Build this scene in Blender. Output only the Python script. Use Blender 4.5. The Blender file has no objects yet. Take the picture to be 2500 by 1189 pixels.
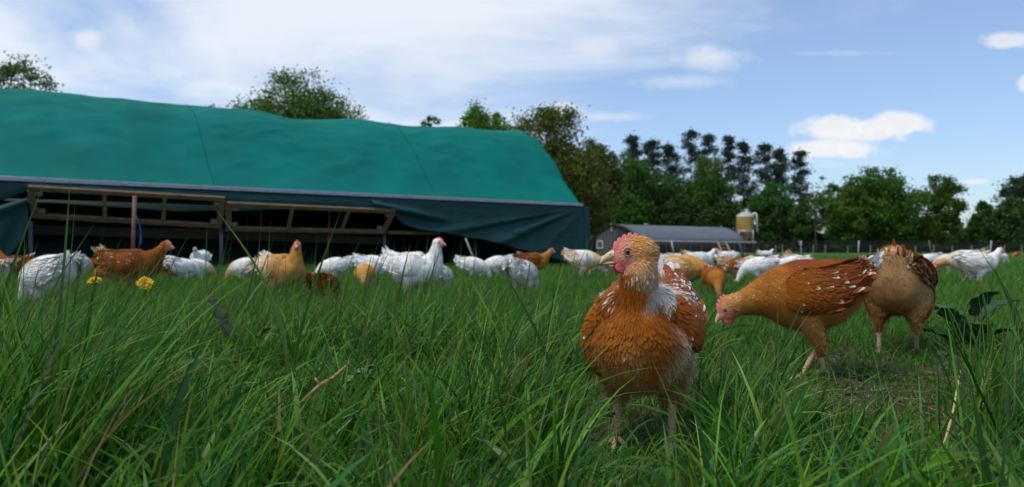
import bpy, bmesh, math, random
import numpy as np
from mathutils import Vector, Matrix, noise

rng = np.random.default_rng(7)
random.seed(7)
C = bpy.context.scene.collection
SC = bpy.context.scene
R = math.radians

# ------------------------------------------------------------------ camera, sky, sun, exposure
F = 1785.0            # focal length in photo pixels (photo is 2500 wide)
CX, HY, CAMZ = 1250.0, 610.0, 0.40
cam_d = bpy.data.cameras.new('camera')
cam = bpy.data.objects.new('camera', cam_d)
C.objects.link(cam)
cam.location = (0, 0, CAMZ)
cam.rotation_euler = (R(90), 0, 0)
cam_d.sensor_width = 36.0
cam_d.lens = 36.0 * F / 2500.0
cam_d.shift_y = (HY - 594.5) / 2500.0
cam_d.clip_start = 0.02
cam_d.clip_end = 3000
cam_d.dof.use_dof = True
cam_d.dof.focus_distance = 1.42
cam_d.dof.aperture_fstop = 5.6
SC.camera = cam

SUN_EL, SUN_ROT = 66.0, 238.0
w = bpy.data.worlds.new('World')
SC.world = w
w.use_nodes = True


def build_world():
    nt = w.node_tree
    nt.nodes.clear()
    N, L = nt.nodes, nt.links
    out = N.new('ShaderNodeOutputWorld')
    sky = N.new('ShaderNodeTexSky')
    sky.sky_type = 'NISHITA'
    sky.sun_disc = False
    sky.sun_elevation = R(SUN_EL)
    sky.sun_rotation = R(SUN_ROT)
    sky.air_density = 1.0
    sky.dust_density = 1.0
    sky.ozone_density = 2.0
    hs = N.new('ShaderNodeMix'); hs.data_type = 'RGBA'; hs.blend_type = 'MULTIPLY'; hs.inputs[0].default_value = 1.0
    L.new(sky.outputs[0], hs.inputs[6]); hs.inputs[7].default_value = (0.89, 1.0, 1.14, 1)
    bg = N.new('ShaderNodeBackground'); bg.inputs[1].default_value = 0.098
    L.new(hs.outputs[2], bg.inputs[0])
    tc = N.new('ShaderNodeTexCoord')
    sep = N.new('ShaderNodeSeparateXYZ'); L.new(tc.outputs['Generated'], sep.inputs[0])

    def m(op, a, b=None, c=None, clamp=False):
        n = N.new('ShaderNodeMath'); n.operation = op; n.use_clamp = clamp
        for i, v in enumerate((a, b, c)):
            if v is None: continue
            if isinstance(v, (int, float)): n.inputs[i].default_value = v
            else: L.new(v, n.inputs[i])
        return n.outputs[0]

    def sstep(v, lo, hi):
        n = N.new('ShaderNodeMapRange'); n.interpolation_type = 'SMOOTHSTEP'
        L.new(v, n.inputs[0]); n.inputs[1].default_value = lo; n.inputs[2].default_value = hi
        return n.outputs[0]
    x, y, z = sep.outputs
    # high cirrus veil: a plane overhead, streaked
    zz = m('ADD', m('MAXIMUM', z, 0.0), 0.22)
    px, py = m('DIVIDE', x, zz), m('DIVIDE', y, zz)
    comb = N.new('ShaderNodeCombineXYZ'); L.new(px, comb.inputs[0]); L.new(py, comb.inputs[1])
    mp = N.new('ShaderNodeMapping'); L.new(comb.outputs[0], mp.inputs[0])
    mp.inputs['Rotation'].default_value = (0, 0, R(-28)); mp.inputs['Scale'].default_value = (0.75, 1.05, 1)
    mp.inputs['Location'].default_value = (1.9, 0.35, 0)
    n1 = N.new('ShaderNodeTexNoise'); L.new(mp.outputs[0], n1.inputs[0])
    n1.inputs['Scale'].default_value = 1.15; n1.inputs['Detail'].default_value = 9; n1.inputs['Roughness'].default_value = 0.56
    n1.inputs['Distortion'].default_value = 0.55
    n2 = N.new('ShaderNodeTexNoise'); L.new(mp.outputs[0], n2.inputs[0])
    n2.inputs['Scale'].default_value = 4.0; n2.inputs['Detail'].default_value = 8; n2.inputs['Roughness'].default_value = 0.6
    n2.inputs['Distortion'].default_value = 0.9
    # the veil is thick to the left of the view and thins out to the right
    left = sstep(x, 0.42, -0.16)
    dens = m('ADD', m('MULTIPLY', n1.outputs[0], 1.25), m('MULTIPLY', left, 0.36))
    dens = m('ADD', dens, m('MULTIPLY', n2.outputs[0], 0.20))
    veil = m('ADD', m('MULTIPLY', sstep(dens, 0.80, 1.22), 0.82), 0.12)
    # small fair-weather clouds, each at its own bearing and height (gnomonic coordinates about +Y)
    ys = m('MAXIMUM', y, 0.05)
    tx, tz = m('DIVIDE', x, ys), m('DIVIDE', z, ys)
    tv = N.new('ShaderNodeCombineXYZ'); L.new(tx, tv.inputs[0]); L.new(tz, tv.inputs[1])
    n3 = N.new('ShaderNodeTexNoise'); L.new(tv.outputs[0], n3.inputs[0])
    n3.inputs['Scale'].default_value = 24; n3.inputs['Detail'].default_value = 5; n3.inputs['Roughness'].default_value = 0.55
    n4 = N.new('ShaderNodeTexNoise'); L.new(tv.outputs[0], n4.inputs[0])
    n4.inputs['Scale'].default_value = 55; n4.inputs['Detail'].default_value = 4
    puffs = [(2080, 316, 165, 38, .97, .5), (2195, 302, 95, 34, .97, .5), (2035, 362, 140, 30, .97, .5), (2462, 98, 70, 27, .75, .6),
             (2505, 205, 24, 26, .7, .6), (2378, 443, 42, 9, .7, .6), (1740, 142, 120, 42, .62, .95), (212, 96, 62, 34, .7, .9),
             (1378, 272, 62, 26, .75, .7), (1480, 285, 130, 18, .45, .9), (1450, 115, 90, 48, .5, .95), (1650, 200, 150, 26, .4, .95),
             (1120, 60, 150, 50, .4, .95), (2060, 130, 160, 10, .2, .9)]
    total = None
    for (cx, cy, rx, ry, op, soft) in puffs:
        dx = m('MULTIPLY', m('SUBTRACT', tx, (cx - CX) / F), F / rx)
        dz = m('MULTIPLY', m('SUBTRACT', tz, (HY - cy) / F), F / ry)
        d = m('SQRT', m('ADD', m('MULTIPLY', dx, dx), m('MULTIPLY', dz, dz)))
        d = m('ADD', d, m('MULTIPLY', m('SUBTRACT', n3.outputs[0], 0.55), 1.2))
        d = m('ADD', d, m('MULTIPLY', m('SUBTRACT', n4.outputs[0], 0.5), 0.6))
        k = m('MULTIPLY', sstep(d, 1.0, 1.0 - soft), op)
        total = k if total is None else m('MAXIMUM', total, k)
    front = sstep(y, 0.05, 0.2)
    total = m('MULTIPLY', total, front)
    mask = m('SUBTRACT', 1.0, m('MULTIPLY', m('SUBTRACT', 1.0, veil), m('SUBTRACT', 1.0, total)))
    ccol = N.new('ShaderNodeMix'); ccol.data_type = 'RGBA'
    L.new(total, ccol.inputs[0]); ccol.inputs[6].default_value = (0.555, 0.595, 0.65, 1); ccol.inputs[7].default_value = (0.60, 0.605, 0.62, 1)
    shade = N.new('ShaderNodeMix'); shade.data_type = 'RGBA'
    L.new(sstep(m('ADD', n4.outputs[0], m('MULTIPLY', n3.outputs[0], .8)), .75, 1.05), shade.inputs[0]); shade.inputs[6].default_value = (.565, .575, .60, 1); shade.inputs[7].default_value = (.61, .61, .62, 1)
    L.new(shade.outputs[2], ccol.inputs[7])
    bg2 = N.new('ShaderNodeBackground'); L.new(ccol.outputs[2], bg2.inputs[0]); bg2.inputs[1].default_value = 1.0
    ms = N.new('ShaderNodeMixShader')
    L.new(mask, ms.inputs[0]); L.new(bg.outputs[0], ms.inputs[1]); L.new(bg2.outputs[0], ms.inputs[2])
    L.new(ms.outputs[0], out.inputs[0])


build_world()
sun_d = bpy.data.lights.new('sun', 'SUN')
sun_d.energy = 1.5
sun_d.angle = R(12)
sun_d.color = (1.0, 0.95, 0.87)
sun = bpy.data.objects.new('sun', sun_d)
C.objects.link(sun)
sd = Vector((math.sin(R(SUN_ROT)) * math.cos(R(SUN_EL)), math.cos(R(SUN_ROT)) * math.cos(R(SUN_EL)), math.sin(R(SUN_EL))))
sun.rotation_euler = sd.to_track_quat('Z', 'Y').to_euler()
sun.location = (0, 0, 30)
SC.view_settings.view_transform = 'Standard'
SC.view_settings.look = 'None'
SC.view_settings.exposure = 0.60
SC.view_settings.gamma = 1.0
SC.view_settings.use_curve_mapping = False
SC.render.engine = 'CYCLES'
SC.cycles.use_denoising = True
SC.cycles.max_bounces = 8
SC.cycles.transparent_max_bounces = 8

# ------------------------------------------------------------------ helpers


def P(px, py, Y):
    return Vector(((px - CX) / F * Y, Y, CAMZ + (HY - py) / F * Y))


def PX(px, Y):
    return (px - CX) / F * Y


def ss(a, b, v):
    t = np.clip((np.asarray(v, float) - a) / (b - a), 0, 1)
    return t * t * (3 - 2 * t)


def gz(x, y):
    """ground height"""
    x = np.asarray(x, float); y = np.asarray(y, float)
    r = 0.02 * ss(2.4, 8.0, y)
    near = 1 - ss(12, 30, y)
    return r + near * 0.012 * (np.sin(2.1 * x + 0.7 * y) * np.cos(1.7 * y - 0.9 * x)) * ss(0.8, 2.5, y)


def gzf(x, y):
    return float(gz(x, y))


def prop(o, label=None, cat=None, group=None, kind=None):
    if label: o['label'] = label
    if cat: o['category'] = cat
    if group: o['group'] = group
    if kind: o['kind'] = kind
    return o


def empty(name, loc=(0, 0, 0), rz=0.0, label=None, cat=None, group=None):
    o = bpy.data.objects.new(name, None)
    o.empty_display_size = 0.1
    C.objects.link(o)
    o.location = loc
    o.rotation_euler = (0, 0, rz)
    return prop(o, label, cat, group)


def mesh_np(name, V, Fc, col=None, smooth=True):
    """quads or tris as one ndarray (M,k)"""
    me = bpy.data.meshes.new(name)
    V = np.ascontiguousarray(V, np.float32); Fc = np.ascontiguousarray(Fc, np.int32)
    M, k = Fc.shape
    me.vertices.add(len(V)); me.vertices.foreach_set('co', V.ravel())
    me.loops.add(M * k); me.loops.foreach_set('vertex_index', Fc.ravel())
    me.polygons.add(M); me.polygons.foreach_set('loop_start', np.arange(0, M * k, k, dtype=np.int32))
    if smooth: me.polygons.foreach_set('use_smooth', np.ones(M, bool))
    me.update(calc_edges=True)
    if col is not None: set_col(me, col)
    return me


def set_col(me, col):
    a = me.color_attributes.new('Col', 'FLOAT_COLOR', 'POINT')
    c = np.ones((len(me.vertices), 4), np.float32); c[:, :3] = col
    a.data.foreach_set('color', c.ravel())


def obj(name, me, mat=None, parent=None, loc=None):
    o = bpy.data.objects.new(name, me)
    C.objects.link(o)
    if mat is not None:
        if not me.materials: me.materials.append(mat)
    if parent: o.parent = parent
    if loc is not None: o.location = loc
    return o


class MB:
    def __init__(s): s.v = []; s.f = []; s.c = []; s.n = 0

    def add(s, V, Fc, col=None):
        V = [tuple(map(float, p)) for p in V]
        s.v += V
        s.f += [tuple(int(i) + s.n for i in f) for f in Fc]
        if col is not None:
            c = np.asarray(col, float)
            s.c += [tuple(c)] * len(V) if c.ndim == 1 else [tuple(q) for q in c]
        s.n += len(V)
        return s

    def box(s, c, size, rot=None, col=None, taper=1.0):
        hx, hy, hz = [q / 2 for q in size]
        V = []
        for dz in (-1, 1):
            t = 1.0 if dz < 0 else taper
            for dx, dy in ((-1, -1), (1, -1), (1, 1), (-1, 1)):
                p = Vector((dx * hx * t, dy * hy * t, dz * hz))
                if rot is not None: p = rot @ p
                V.append(Vector(c) + p)
        return s.add(V, [(0, 3, 2, 1), (4, 5, 6, 7), (0, 1, 5, 4), (1, 2, 6, 5), (2, 3, 7, 6), (3, 0, 4, 7)], col)

    def bar(s, a, b, wd, ht, up=(0, 0, 1), col=None):
        """rectangular bar from a to b"""
        a, b = Vector(a), Vector(b)
        t = (b - a).normalized(); u = Vector(up)
        sd_ = t.cross(u).normalized(); u = sd_.cross(t).normalized()
        V = []
        for p in (a, b):
            for i, j in ((-1, -1), (1, -1), (1, 1), (-1, 1)):
                V.append(p + sd_ * (i * wd / 2) + u * (j * ht / 2))
        return s.add(V, [(0, 3, 2, 1), (4, 5, 6, 7), (0, 1, 5, 4), (1, 2, 6, 5), (2, 3, 7, 6), (3, 0, 4, 7)], col)

    def tube(s, pts, rad, seg=8, col=None, cap=True):
        pts = [Vector(p) for p in pts]
        n = len(pts)
        if not hasattr(rad, '__len__'): rad = [rad] * n
        V = []; Fc = []
        ref = None
        for i, p in enumerate(pts):
            t = (pts[min(i + 1, n - 1)] - pts[max(i - 1, 0)]).normalized()
            if ref is None:
                ref = Vector((1, 0, 0)) if abs(t.x) < 0.8 else Vector((0, 1, 0))
            a = (ref - t * ref.dot(t)).normalized(); ref = a
            b = t.cross(a)
            for k in range(seg):
                q = 2 * math.pi * k / seg
                V.append(p + (a * math.cos(q) + b * math.sin(q)) * rad[i])
        for i in range(n - 1):
            for k in range(seg):
                k2 = (k + 1) % seg
                Fc.append((i * seg + k, i * seg + k2, (i + 1) * seg + k2, (i + 1) * seg + k))
        if cap:
            Fc.append(tuple(range(seg))[::-1]); Fc.append(tuple((n - 1) * seg + k for k in range(seg)))
        return s.add(V, Fc, col)

    def ellipsoid(s, c, r, rot=None, seg=16, rings=10, col=None):
        V = []; Fc = []
        for i in range(rings + 1):
            th = math.pi * i / rings
            for k in range(seg):
                ph = 2 * math.pi * k / seg
                p = Vector((r[0] * math.sin(th) * math.cos(ph), r[1] * math.sin(th) * math.sin(ph), r[2] * math.cos(th)))
                if rot is not None: p = rot @ p
                V.append(Vector(c) + p)
        for i in range(rings):
            for k in range(seg):
                k2 = (k + 1) % seg
                Fc.append((i * seg + k, (i + 1) * seg + k, (i + 1) * seg + k2, i * seg + k2))
        return s.add(V, Fc, col)

    def loft(s, ctrl, n=40, seg=24, S0=(0, 1, 0), col=None):
        """ctrl: (x,y,z,w,h); Catmull-Rom; ellipse rings"""
        pts = catmull(ctrl, n)
        V, Fc, _ = loft_rings(pts, seg, S0)
        return s.add(V, Fc, col)

    def mesh(s, name, smooth=True):
        me = bpy.data.meshes.new(name)
        me.from_pydata(s.v, [], s.f)
        if smooth: me.polygons.foreach_set('use_smooth', np.ones(len(me.polygons), bool))
        me.update()
        if s.c and len(s.c) == len(s.v): set_col(me, np.array(s.c))
        return me

    def build(s, name, mat, parent=None, smooth=True, loc=None, bevel=0):
        me = s.mesh(name, smooth)
        if bevel:
            bm = bmesh.new(); bm.from_mesh(me)
            bmesh.ops.bevel(bm, geom=bm.edges[:], offset=bevel, segments=1, affect='EDGES')
            bm.to_mesh(me); bm.free()
        return obj(name, me, mat, parent, loc)


def catmull(ctrl, n):
    A = np.array(ctrl, float)
    A = np.vstack([2 * A[0] - A[1], A, 2 * A[-1] - A[-2]])
    m = len(ctrl) - 1
    out = []
    for q in np.linspace(0, m - 1e-9, n):
        i = int(q); t = q - i
        p0, p1, p2, p3 = A[i:i + 4]
        out.append(0.5 * (2 * p1 + (p2 - p0) * t + (2 * p0 - 5 * p1 + 4 * p2 - p3) * t * t + (3 * p1 - p0 - 3 * p2 + p3) * t ** 3))
    out = np.array(out)
    out[:, 3:] = np.maximum(out[:, 3:], 0.0008)
    return out


def loft_rings(pts, seg, S0=(0, 1, 0)):
    n = len(pts)
    T = np.gradient(pts[:, :3], axis=0); T /= np.linalg.norm(T, axis=1)[:, None]
    S = np.array(S0, float)
    V = []
    for i in range(n):
        S = S - T[i] * S.dot(T[i]); S /= np.linalg.norm(S)
        U = np.cross(T[i], S)
        for k in range(seg):
            q = 2 * math.pi * k / seg
            V.append(pts[i, :3] + S * (math.cos(q) * pts[i, 3]) + U * (math.sin(q) * pts[i, 4]))
    Fc = []
    for i in range(n - 1):
        for k in range(seg):
            k2 = (k + 1) % seg
            Fc.append((i * seg + k, i * seg + k2, (i + 1) * seg + k2, (i + 1) * seg + k))
    Fc.append(tuple(range(seg))[::-1]); Fc.append(tuple((n - 1) * seg + k for k in range(seg)))
    return V, Fc, T


# ------------------------------------------------------------------ materials


def mat(name, col=(.5, .5, .5), rough=0.7, attr=False, noise_amt=0.0, noise_scale=20.0, bump=0.0, bump_scale=60.0, spec=0.35, metal=0.0,
        transl=0.0, island=0.0, sss=0.0, sheen=0.0, col2=None, coords='Object', stretch=(1, 1, 1), detail=5):
    m = bpy.data.materials.new(name)
    m.use_nodes = True
    nt = m.node_tree; N, L = nt.nodes, nt.links
    b = N['Principled BSDF']; out = N['Material Output']
    b.inputs['Roughness'].default_value = rough
    b.inputs['Metallic'].default_value = metal
    b.inputs['Specular IOR Level'].default_value = spec
    if sss:
        b.inputs['Subsurface Weight'].default_value = sss
        b.inputs['Subsurface Radius'].default_value = (0.006, 0.002, 0.001)
        b.inputs['Subsurface Scale'].default_value = 1.0
    if sheen: b.inputs['Sheen Weight'].default_value = sheen
    if attr:
        a = N.new('ShaderNodeAttribute'); a.attribute_name = 'Col'; c = a.outputs[0]
    else:
        rgb = N.new('ShaderNodeRGB'); rgb.outputs[0].default_value = (*col, 1); c = rgb.outputs[0]
    tc = N.new('ShaderNodeTexCoord'); mp = N.new('ShaderNodeMapping'); L.new(tc.outputs[coords], mp.inputs[0])
    mp.inputs['Scale'].default_value = stretch
    if noise_amt or col2:
        t = N.new('ShaderNodeTexNoise'); L.new(mp.outputs[0], t.inputs[0])
        t.inputs['Scale'].default_value = noise_scale; t.inputs['Detail'].default_value = detail; t.inputs['Roughness'].default_value = 0.6
        if col2:
            mr = N.new('ShaderNodeMapRange'); L.new(t.outputs[0], mr.inputs[0]); mr.inputs[1].default_value = .38; mr.inputs[2].default_value = .64
            mx = N.new('ShaderNodeMix'); mx.data_type = 'RGBA'; L.new(mr.outputs[0], mx.inputs[0]); L.new(c, mx.inputs[6]); mx.inputs[7].default_value = (*col2, 1)
            c = mx.outputs[2]
        else:
            mr = N.new('ShaderNodeMapRange'); L.new(t.outputs[0], mr.inputs[0]); mr.inputs[1].default_value = .25; mr.inputs[2].default_value = .75
            mr.inputs[3].default_value = 1 - noise_amt; mr.inputs[4].default_value = 1 + noise_amt
            mx = N.new('ShaderNodeVectorMath'); mx.operation = 'SCALE'; L.new(c, mx.inputs[0]); L.new(mr.outputs[0], mx.inputs['Scale'])
            c = mx.outputs[0]
    if island:
        g = N.new('ShaderNodeNewGeometry')
        mr = N.new('ShaderNodeMapRange'); L.new(g.outputs['Random Per Island'], mr.inputs[0]); mr.inputs[3].default_value = 1 - island; mr.inputs[4].default_value = 1 + island
        mx = N.new('ShaderNodeVectorMath'); mx.operation = 'SCALE'; L.new(c, mx.inputs[0]); L.new(mr.outputs[0], mx.inputs['Scale'])
        c = mx.outputs[0]
    L.new(c, b.inputs['Base Color'])
    if bump:
        t2 = N.new('ShaderNodeTexNoise'); L.new(mp.outputs[0], t2.inputs[0]); t2.inputs['Scale'].default_value = bump_scale; t2.inputs['Detail'].default_value = 6
        bp = N.new('ShaderNodeBump'); bp.inputs['Strength'].default_value = bump; bp.inputs['Distance'].default_value = 0.01
        L.new(t2.outputs[0], bp.inputs['Height']); L.new(bp.outputs[0], b.inputs['Normal'])
    if transl:
        tr = N.new('ShaderNodeBsdfTranslucent'); L.new(c, tr.inputs[0])
        ms = N.new('ShaderNodeMixShader'); ms.inputs[0].default_value = transl
        L.new(b.outputs[0], ms.inputs[1]); L.new(tr.outputs[0], ms.inputs[2]); L.new(ms.outputs[0], out.inputs[0])
    return m


M = {}
M['grass'] = mat('grass_blade', attr=True, rough=0.42, spec=0.24, transl=0.38, noise_amt=0.12, noise_scale=30)
M['leaf'] = mat('tree_leaf', attr=True, rough=0.6, spec=0.25, transl=0.36, island=0.35)
M['needle'] = mat('pine_needle', attr=True, rough=0.65, spec=0.25, transl=0.10, island=0.35)
M['bark'] = mat('bark', (0.10, 0.075, 0.055), rough=0.9, col2=(0.045, 0.035, 0.028), noise_scale=6, bump=0.6, bump_scale=12, stretch=(1, 1, .3))
M['pine_bark'] = mat('pine_bark', (0.12, 0.075, 0.052), rough=0.9, col2=(0.06, 0.045, 0.036), noise_scale=4, bump=0.5, bump_scale=10, stretch=(1, 1, .3))
M['birch_bark'] = mat('birch_bark', (0.45, 0.43, 0.40), rough=0.8, col2=(0.08, 0.07, 0.06), noise_scale=5, bump=0.3, stretch=(1, 1, 2.5))
M['feather'] = mat('feather', attr=True, rough=0.75, spec=0.10, transl=0.12, noise_amt=0.18, noise_scale=160, sheen=0.04)
M['feather_base'] = mat('down', attr=True, rough=0.85, spec=0.15, noise_amt=0.15, noise_scale=120, bump=0.35, bump_scale=220)
M['comb'] = mat('comb_skin', (0.66, 0.19, 0.18), rough=0.5, sss=0.35, noise_amt=0.2, noise_scale=160, bump=0.5, bump_scale=500)
M['wattle'] = mat('wattle_skin', (0.60, 0.085, 0.115), rough=0.45, sss=0.3, noise_amt=0.2, noise_scale=150, bump=0.4, bump_scale=450)
M['beak'] = mat('beak_horn', attr=True, rough=0.38, noise_amt=0.10, noise_scale=120, stretch=(1, 1, 1))
M['iris'] = mat('iris', (0.16, 0.15, 0.13), rough=0.08, spec=0.6, noise_amt=0.25, noise_scale=400)
M['pupil'] = mat('pupil', (0.006, 0.006, 0.007), rough=0.05, spec=0.6)
M['shank'] = mat('shank_scales', attr=True, rough=0.5, noise_amt=0.22, noise_scale=150, bump=0.8, bump_scale=260, stretch=(1, 1, 1.7))
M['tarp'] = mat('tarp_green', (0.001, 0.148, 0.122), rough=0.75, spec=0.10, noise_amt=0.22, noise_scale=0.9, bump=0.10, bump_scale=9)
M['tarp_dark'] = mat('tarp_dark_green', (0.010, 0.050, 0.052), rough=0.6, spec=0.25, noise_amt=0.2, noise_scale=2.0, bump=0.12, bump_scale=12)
M['old_steel'] = mat('old_steel', (0.13, 0.14, 0.16), rough=0.6, metal=0.3, noise_amt=0.3, noise_scale=8)
M['tarp_seam'] = mat('tarp_seam', (0.004, 0.085, 0.075), rough=0.8, spec=0.1)
M['galv'] = mat('galvanised_steel', (0.34, 0.36, 0.42), rough=0.45, metal=0.55, noise_amt=0.2, noise_scale=8)
M['wood'] = mat('weathered_pine_board', (0.20, 0.135, 0.075), rough=0.85, col2=(0.11, 0.075, 0.045), noise_scale=7, bump=0.35, bump_scale=30, stretch=(1, 1, 6))
M['pole'] = mat('rusty_pink_pole', (0.20, 0.085, 0.075), rough=0.7, noise_amt=0.3, noise_scale=12)
M['soil'] = mat('soil', (0.075, 0.052, 0.036), rough=0.95, col2=(0.035, 0.026, 0.018), noise_scale=14, bump=0.9, bump_scale=45)
M['straw'] = mat('straw', attr=True, rough=0.7, noise_amt=0.2, noise_scale=40)
M['dark_inside'] = mat('litter_and_hole_shade', (0.03, 0.024, 0.018), rough=0.95, noise_amt=0.3, noise_scale=4)  # litter brown, also the painted shade of the barn pop-holes
M['rope'] = mat('blue_twine', (0.02, 0.13, 0.36), rough=0.8, noise_amt=0.2, noise_scale=60)
M['dandelion'] = mat('dandelion_petal', attr=True, rough=0.6, transl=0.2, island=0.12)
M['dock'] = mat('dock_leaf', attr=True, rough=0.5, spec=0.35, transl=0.2, noise_amt=0.25, noise_scale=30, bump=0.3, bump_scale=60)
M['twig'] = mat('dry_twig', (0.36, 0.22, 0.10), rough=0.8, col2=(0.20, 0.11, 0.05), noise_scale=60, bump=0.4, bump_scale=150)
M['roof_grey'] = mat('grey_sheet_roof', (0.125, 0.14, 0.16), rough=0.65, noise_amt=0.15, noise_scale=1.2)
M['gable_grey'] = mat('grey_cladding', (0.10, 0.11, 0.13), rough=0.8, noise_amt=0.15, noise_scale=2)
M['white_paint'] = mat('white_paint', (0.70, 0.70, 0.70), rough=0.6, noise_amt=0.1, noise_scale=5)
M['barn_wall'] = mat('brown_barn_board', (0.055, 0.035, 0.03), rough=0.9, noise_amt=0.3, noise_scale=3)
M['glass'] = mat('window_glass', (0.03, 0.035, 0.04), rough=0.1, spec=0.6)
M['silo'] = mat('silo_fibreglass', (0.34, 0.225, 0.055), rough=0.5, noise_amt=0.2, noise_scale=1.5, stretch=(1, 1, .3))
M['silo_top'] = mat('silo_top', (0.40, 0.39, 0.36), rough=0.55, noise_amt=0.15, noise_scale=2)
M['fence_post'] = mat('fence_post_wood', (0.25, 0.24, 0.22), rough=0.85, noise_amt=0.25, noise_scale=6)
M['net'] = mat('netting_twine', (0.10, 0.11, 0.10), rough=0.8)
M['ladder'] = mat('ladder_pine', (0.42, 0.27, 0.13), rough=0.8, noise_amt=0.2, noise_scale=6)


def ground_material():
    m = bpy.data.materials.new('field_ground'); m.use_nodes = True
    nt = m.node_tree; N, L = nt.nodes, nt.links
    b = N['Principled BSDF']; b.inputs['Roughness'].default_value = 0.95; b.inputs['Specular IOR Level'].default_value = 0.1
    g = N.new('ShaderNodeNewGeometry')

    def nz(scale, detail=6):
        t = N.new('ShaderNodeTexNoise'); L.new(g.outputs['Position'], t.inputs[0]); t.inputs['Scale'].default_value = scale; t.inputs['Detail'].default_value = detail
        return t.outputs[0]

    def mix(f, a, bb):
        mx = N.new('ShaderNodeMix'); mx.data_type = 'RGBA'
        L.new(f, mx.inputs[0])
        for i, v in ((6, a), (7, bb)):
            if isinstance(v, tuple): mx.inputs[i].default_value = (*v, 1)
            else: L.new(v, mx.inputs[i])
        return mx.outputs[2]

    def rng_(v, lo, hi):
        mr = N.new('ShaderNodeMapRange'); L.new(v, mr.inputs[0]); mr.inputs[1].default_value = lo; mr.inputs[2].default_value = hi
        return mr.outputs[0]
    soil = mix(rng_(nz(38), .35, .65), (0.085, 0.06, 0.042), (0.035, 0.026, 0.018))
    turf = mix(rng_(nz(1.2, 8), .35, .65), (0.055, 0.135, 0.018), (0.085, 0.18, 0.028))
    turf = mix(rng_(nz(22, 8), .4, .62), turf, (0.03, 0.07, 0.012))
    sep = N.new('ShaderNodeSeparateXYZ'); L.new(g.outputs['Position'], sep.inputs[0])
    far = rng_(sep.outputs[1], 4.0, 13.0)
    c = mix(far, soil, turf)
    L.new(c, b.inputs['Base Color'])
    bp = N.new('ShaderNodeBump'); bp.inputs['Strength'].default_value = 0.8; bp.inputs['Distance'].default_value = 0.015
    L.new(nz(55), bp.inputs['Height']); L.new(bp.outputs[0], b.inputs['Normal'])
    return m


# ------------------------------------------------------------------ ground
def build_ground():
    ys = np.concatenate([np.linspace(-40, 0.2, 8), np.arange(0.4, 9, 0.12), np.geomspace(9.2, 900, 50)])
    nx = 90
    V = []; Fc = []
    t = np.linspace(-1, 1, nx)
    for y in ys:
        half = 45 + max(y, 0) * 1.2 if y > 9 or y < 0.3 else 45
        x = np.sign(t) * (np.abs(t) ** 3.0) * half
        z = gz(x, np.full(nx, y))
        V.append(np.stack([x, np.full(nx, y), z], 1))
    V = np.concatenate(V)
    for i in range(len(ys) - 1):
        a = np.arange(nx - 1) + i * nx
        Fc.append(np.stack([a, a + 1, a + 1 + nx, a + nx], 1))
    o = obj('ground', mesh_np('ground', V, np.concatenate(Fc)), ground_material())
    prop(o, 'wide flat pasture with bare trodden soil between the grass', kind='structure')


build_ground()

# ------------------------------------------------------------------ mobile hen house (tarp tunnel)
T0 = Vector((-7.05, 10.07, 0)); T1 = Vector((1.5, 16.0, 0))
TD = (T1 - T0).normalized(); TN = Vector((-TD.y, TD.x, 0)); TL = (T1 - T0).length
EAVE = 1.40
GT = 0.10


def tp(u, s, z):
    return T0 + TD * u + TN * s + Vector((0, 0, z))


def tent_uz(px, py, s):
    """photo pixel -> (u, z) on the vertical plane at depth s of the hen house"""
    a = (px - CX) / F
    b = T0 + TN * s
    u = (a * b.y - b.x) / (TD.x - a * TD.y)
    y = b.y + u * TD.y
    return u, CAMZ + (HY - py) / F * y


ARCH_S = [0, .25, .5, .75, 1, 1.25, 1.5, 1.75, 2, 2.25, 2.5]
ARCH_H = [1.40, 1.63, 1.90, 2.21, 2.50, 2.76, 2.98, 3.14, 3.26, 3.33, 3.35]


def arch(s):
    s = s if s <= 2.5 else 5 - s
    return float(np.interp(s, ARCH_S, ARCH_H))


SIL = [(-300, 196), (0, 212), (90, 214), (160, 222), (240, 234), (320, 242), (480, 254), (590, 265), (700, 284), (770, 287), (845, 287), (1000, 303), (1150, 312), (1250, 317), (1300, 320)]
_k = [(tent_uz(px, py, 2.15)) for px, py in SIL]
SIL_U = [q[0] for q in _k]; SIL_K = [(q[1] - EAVE) / (arch(2.15) - EAVE) for q in _k]


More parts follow.
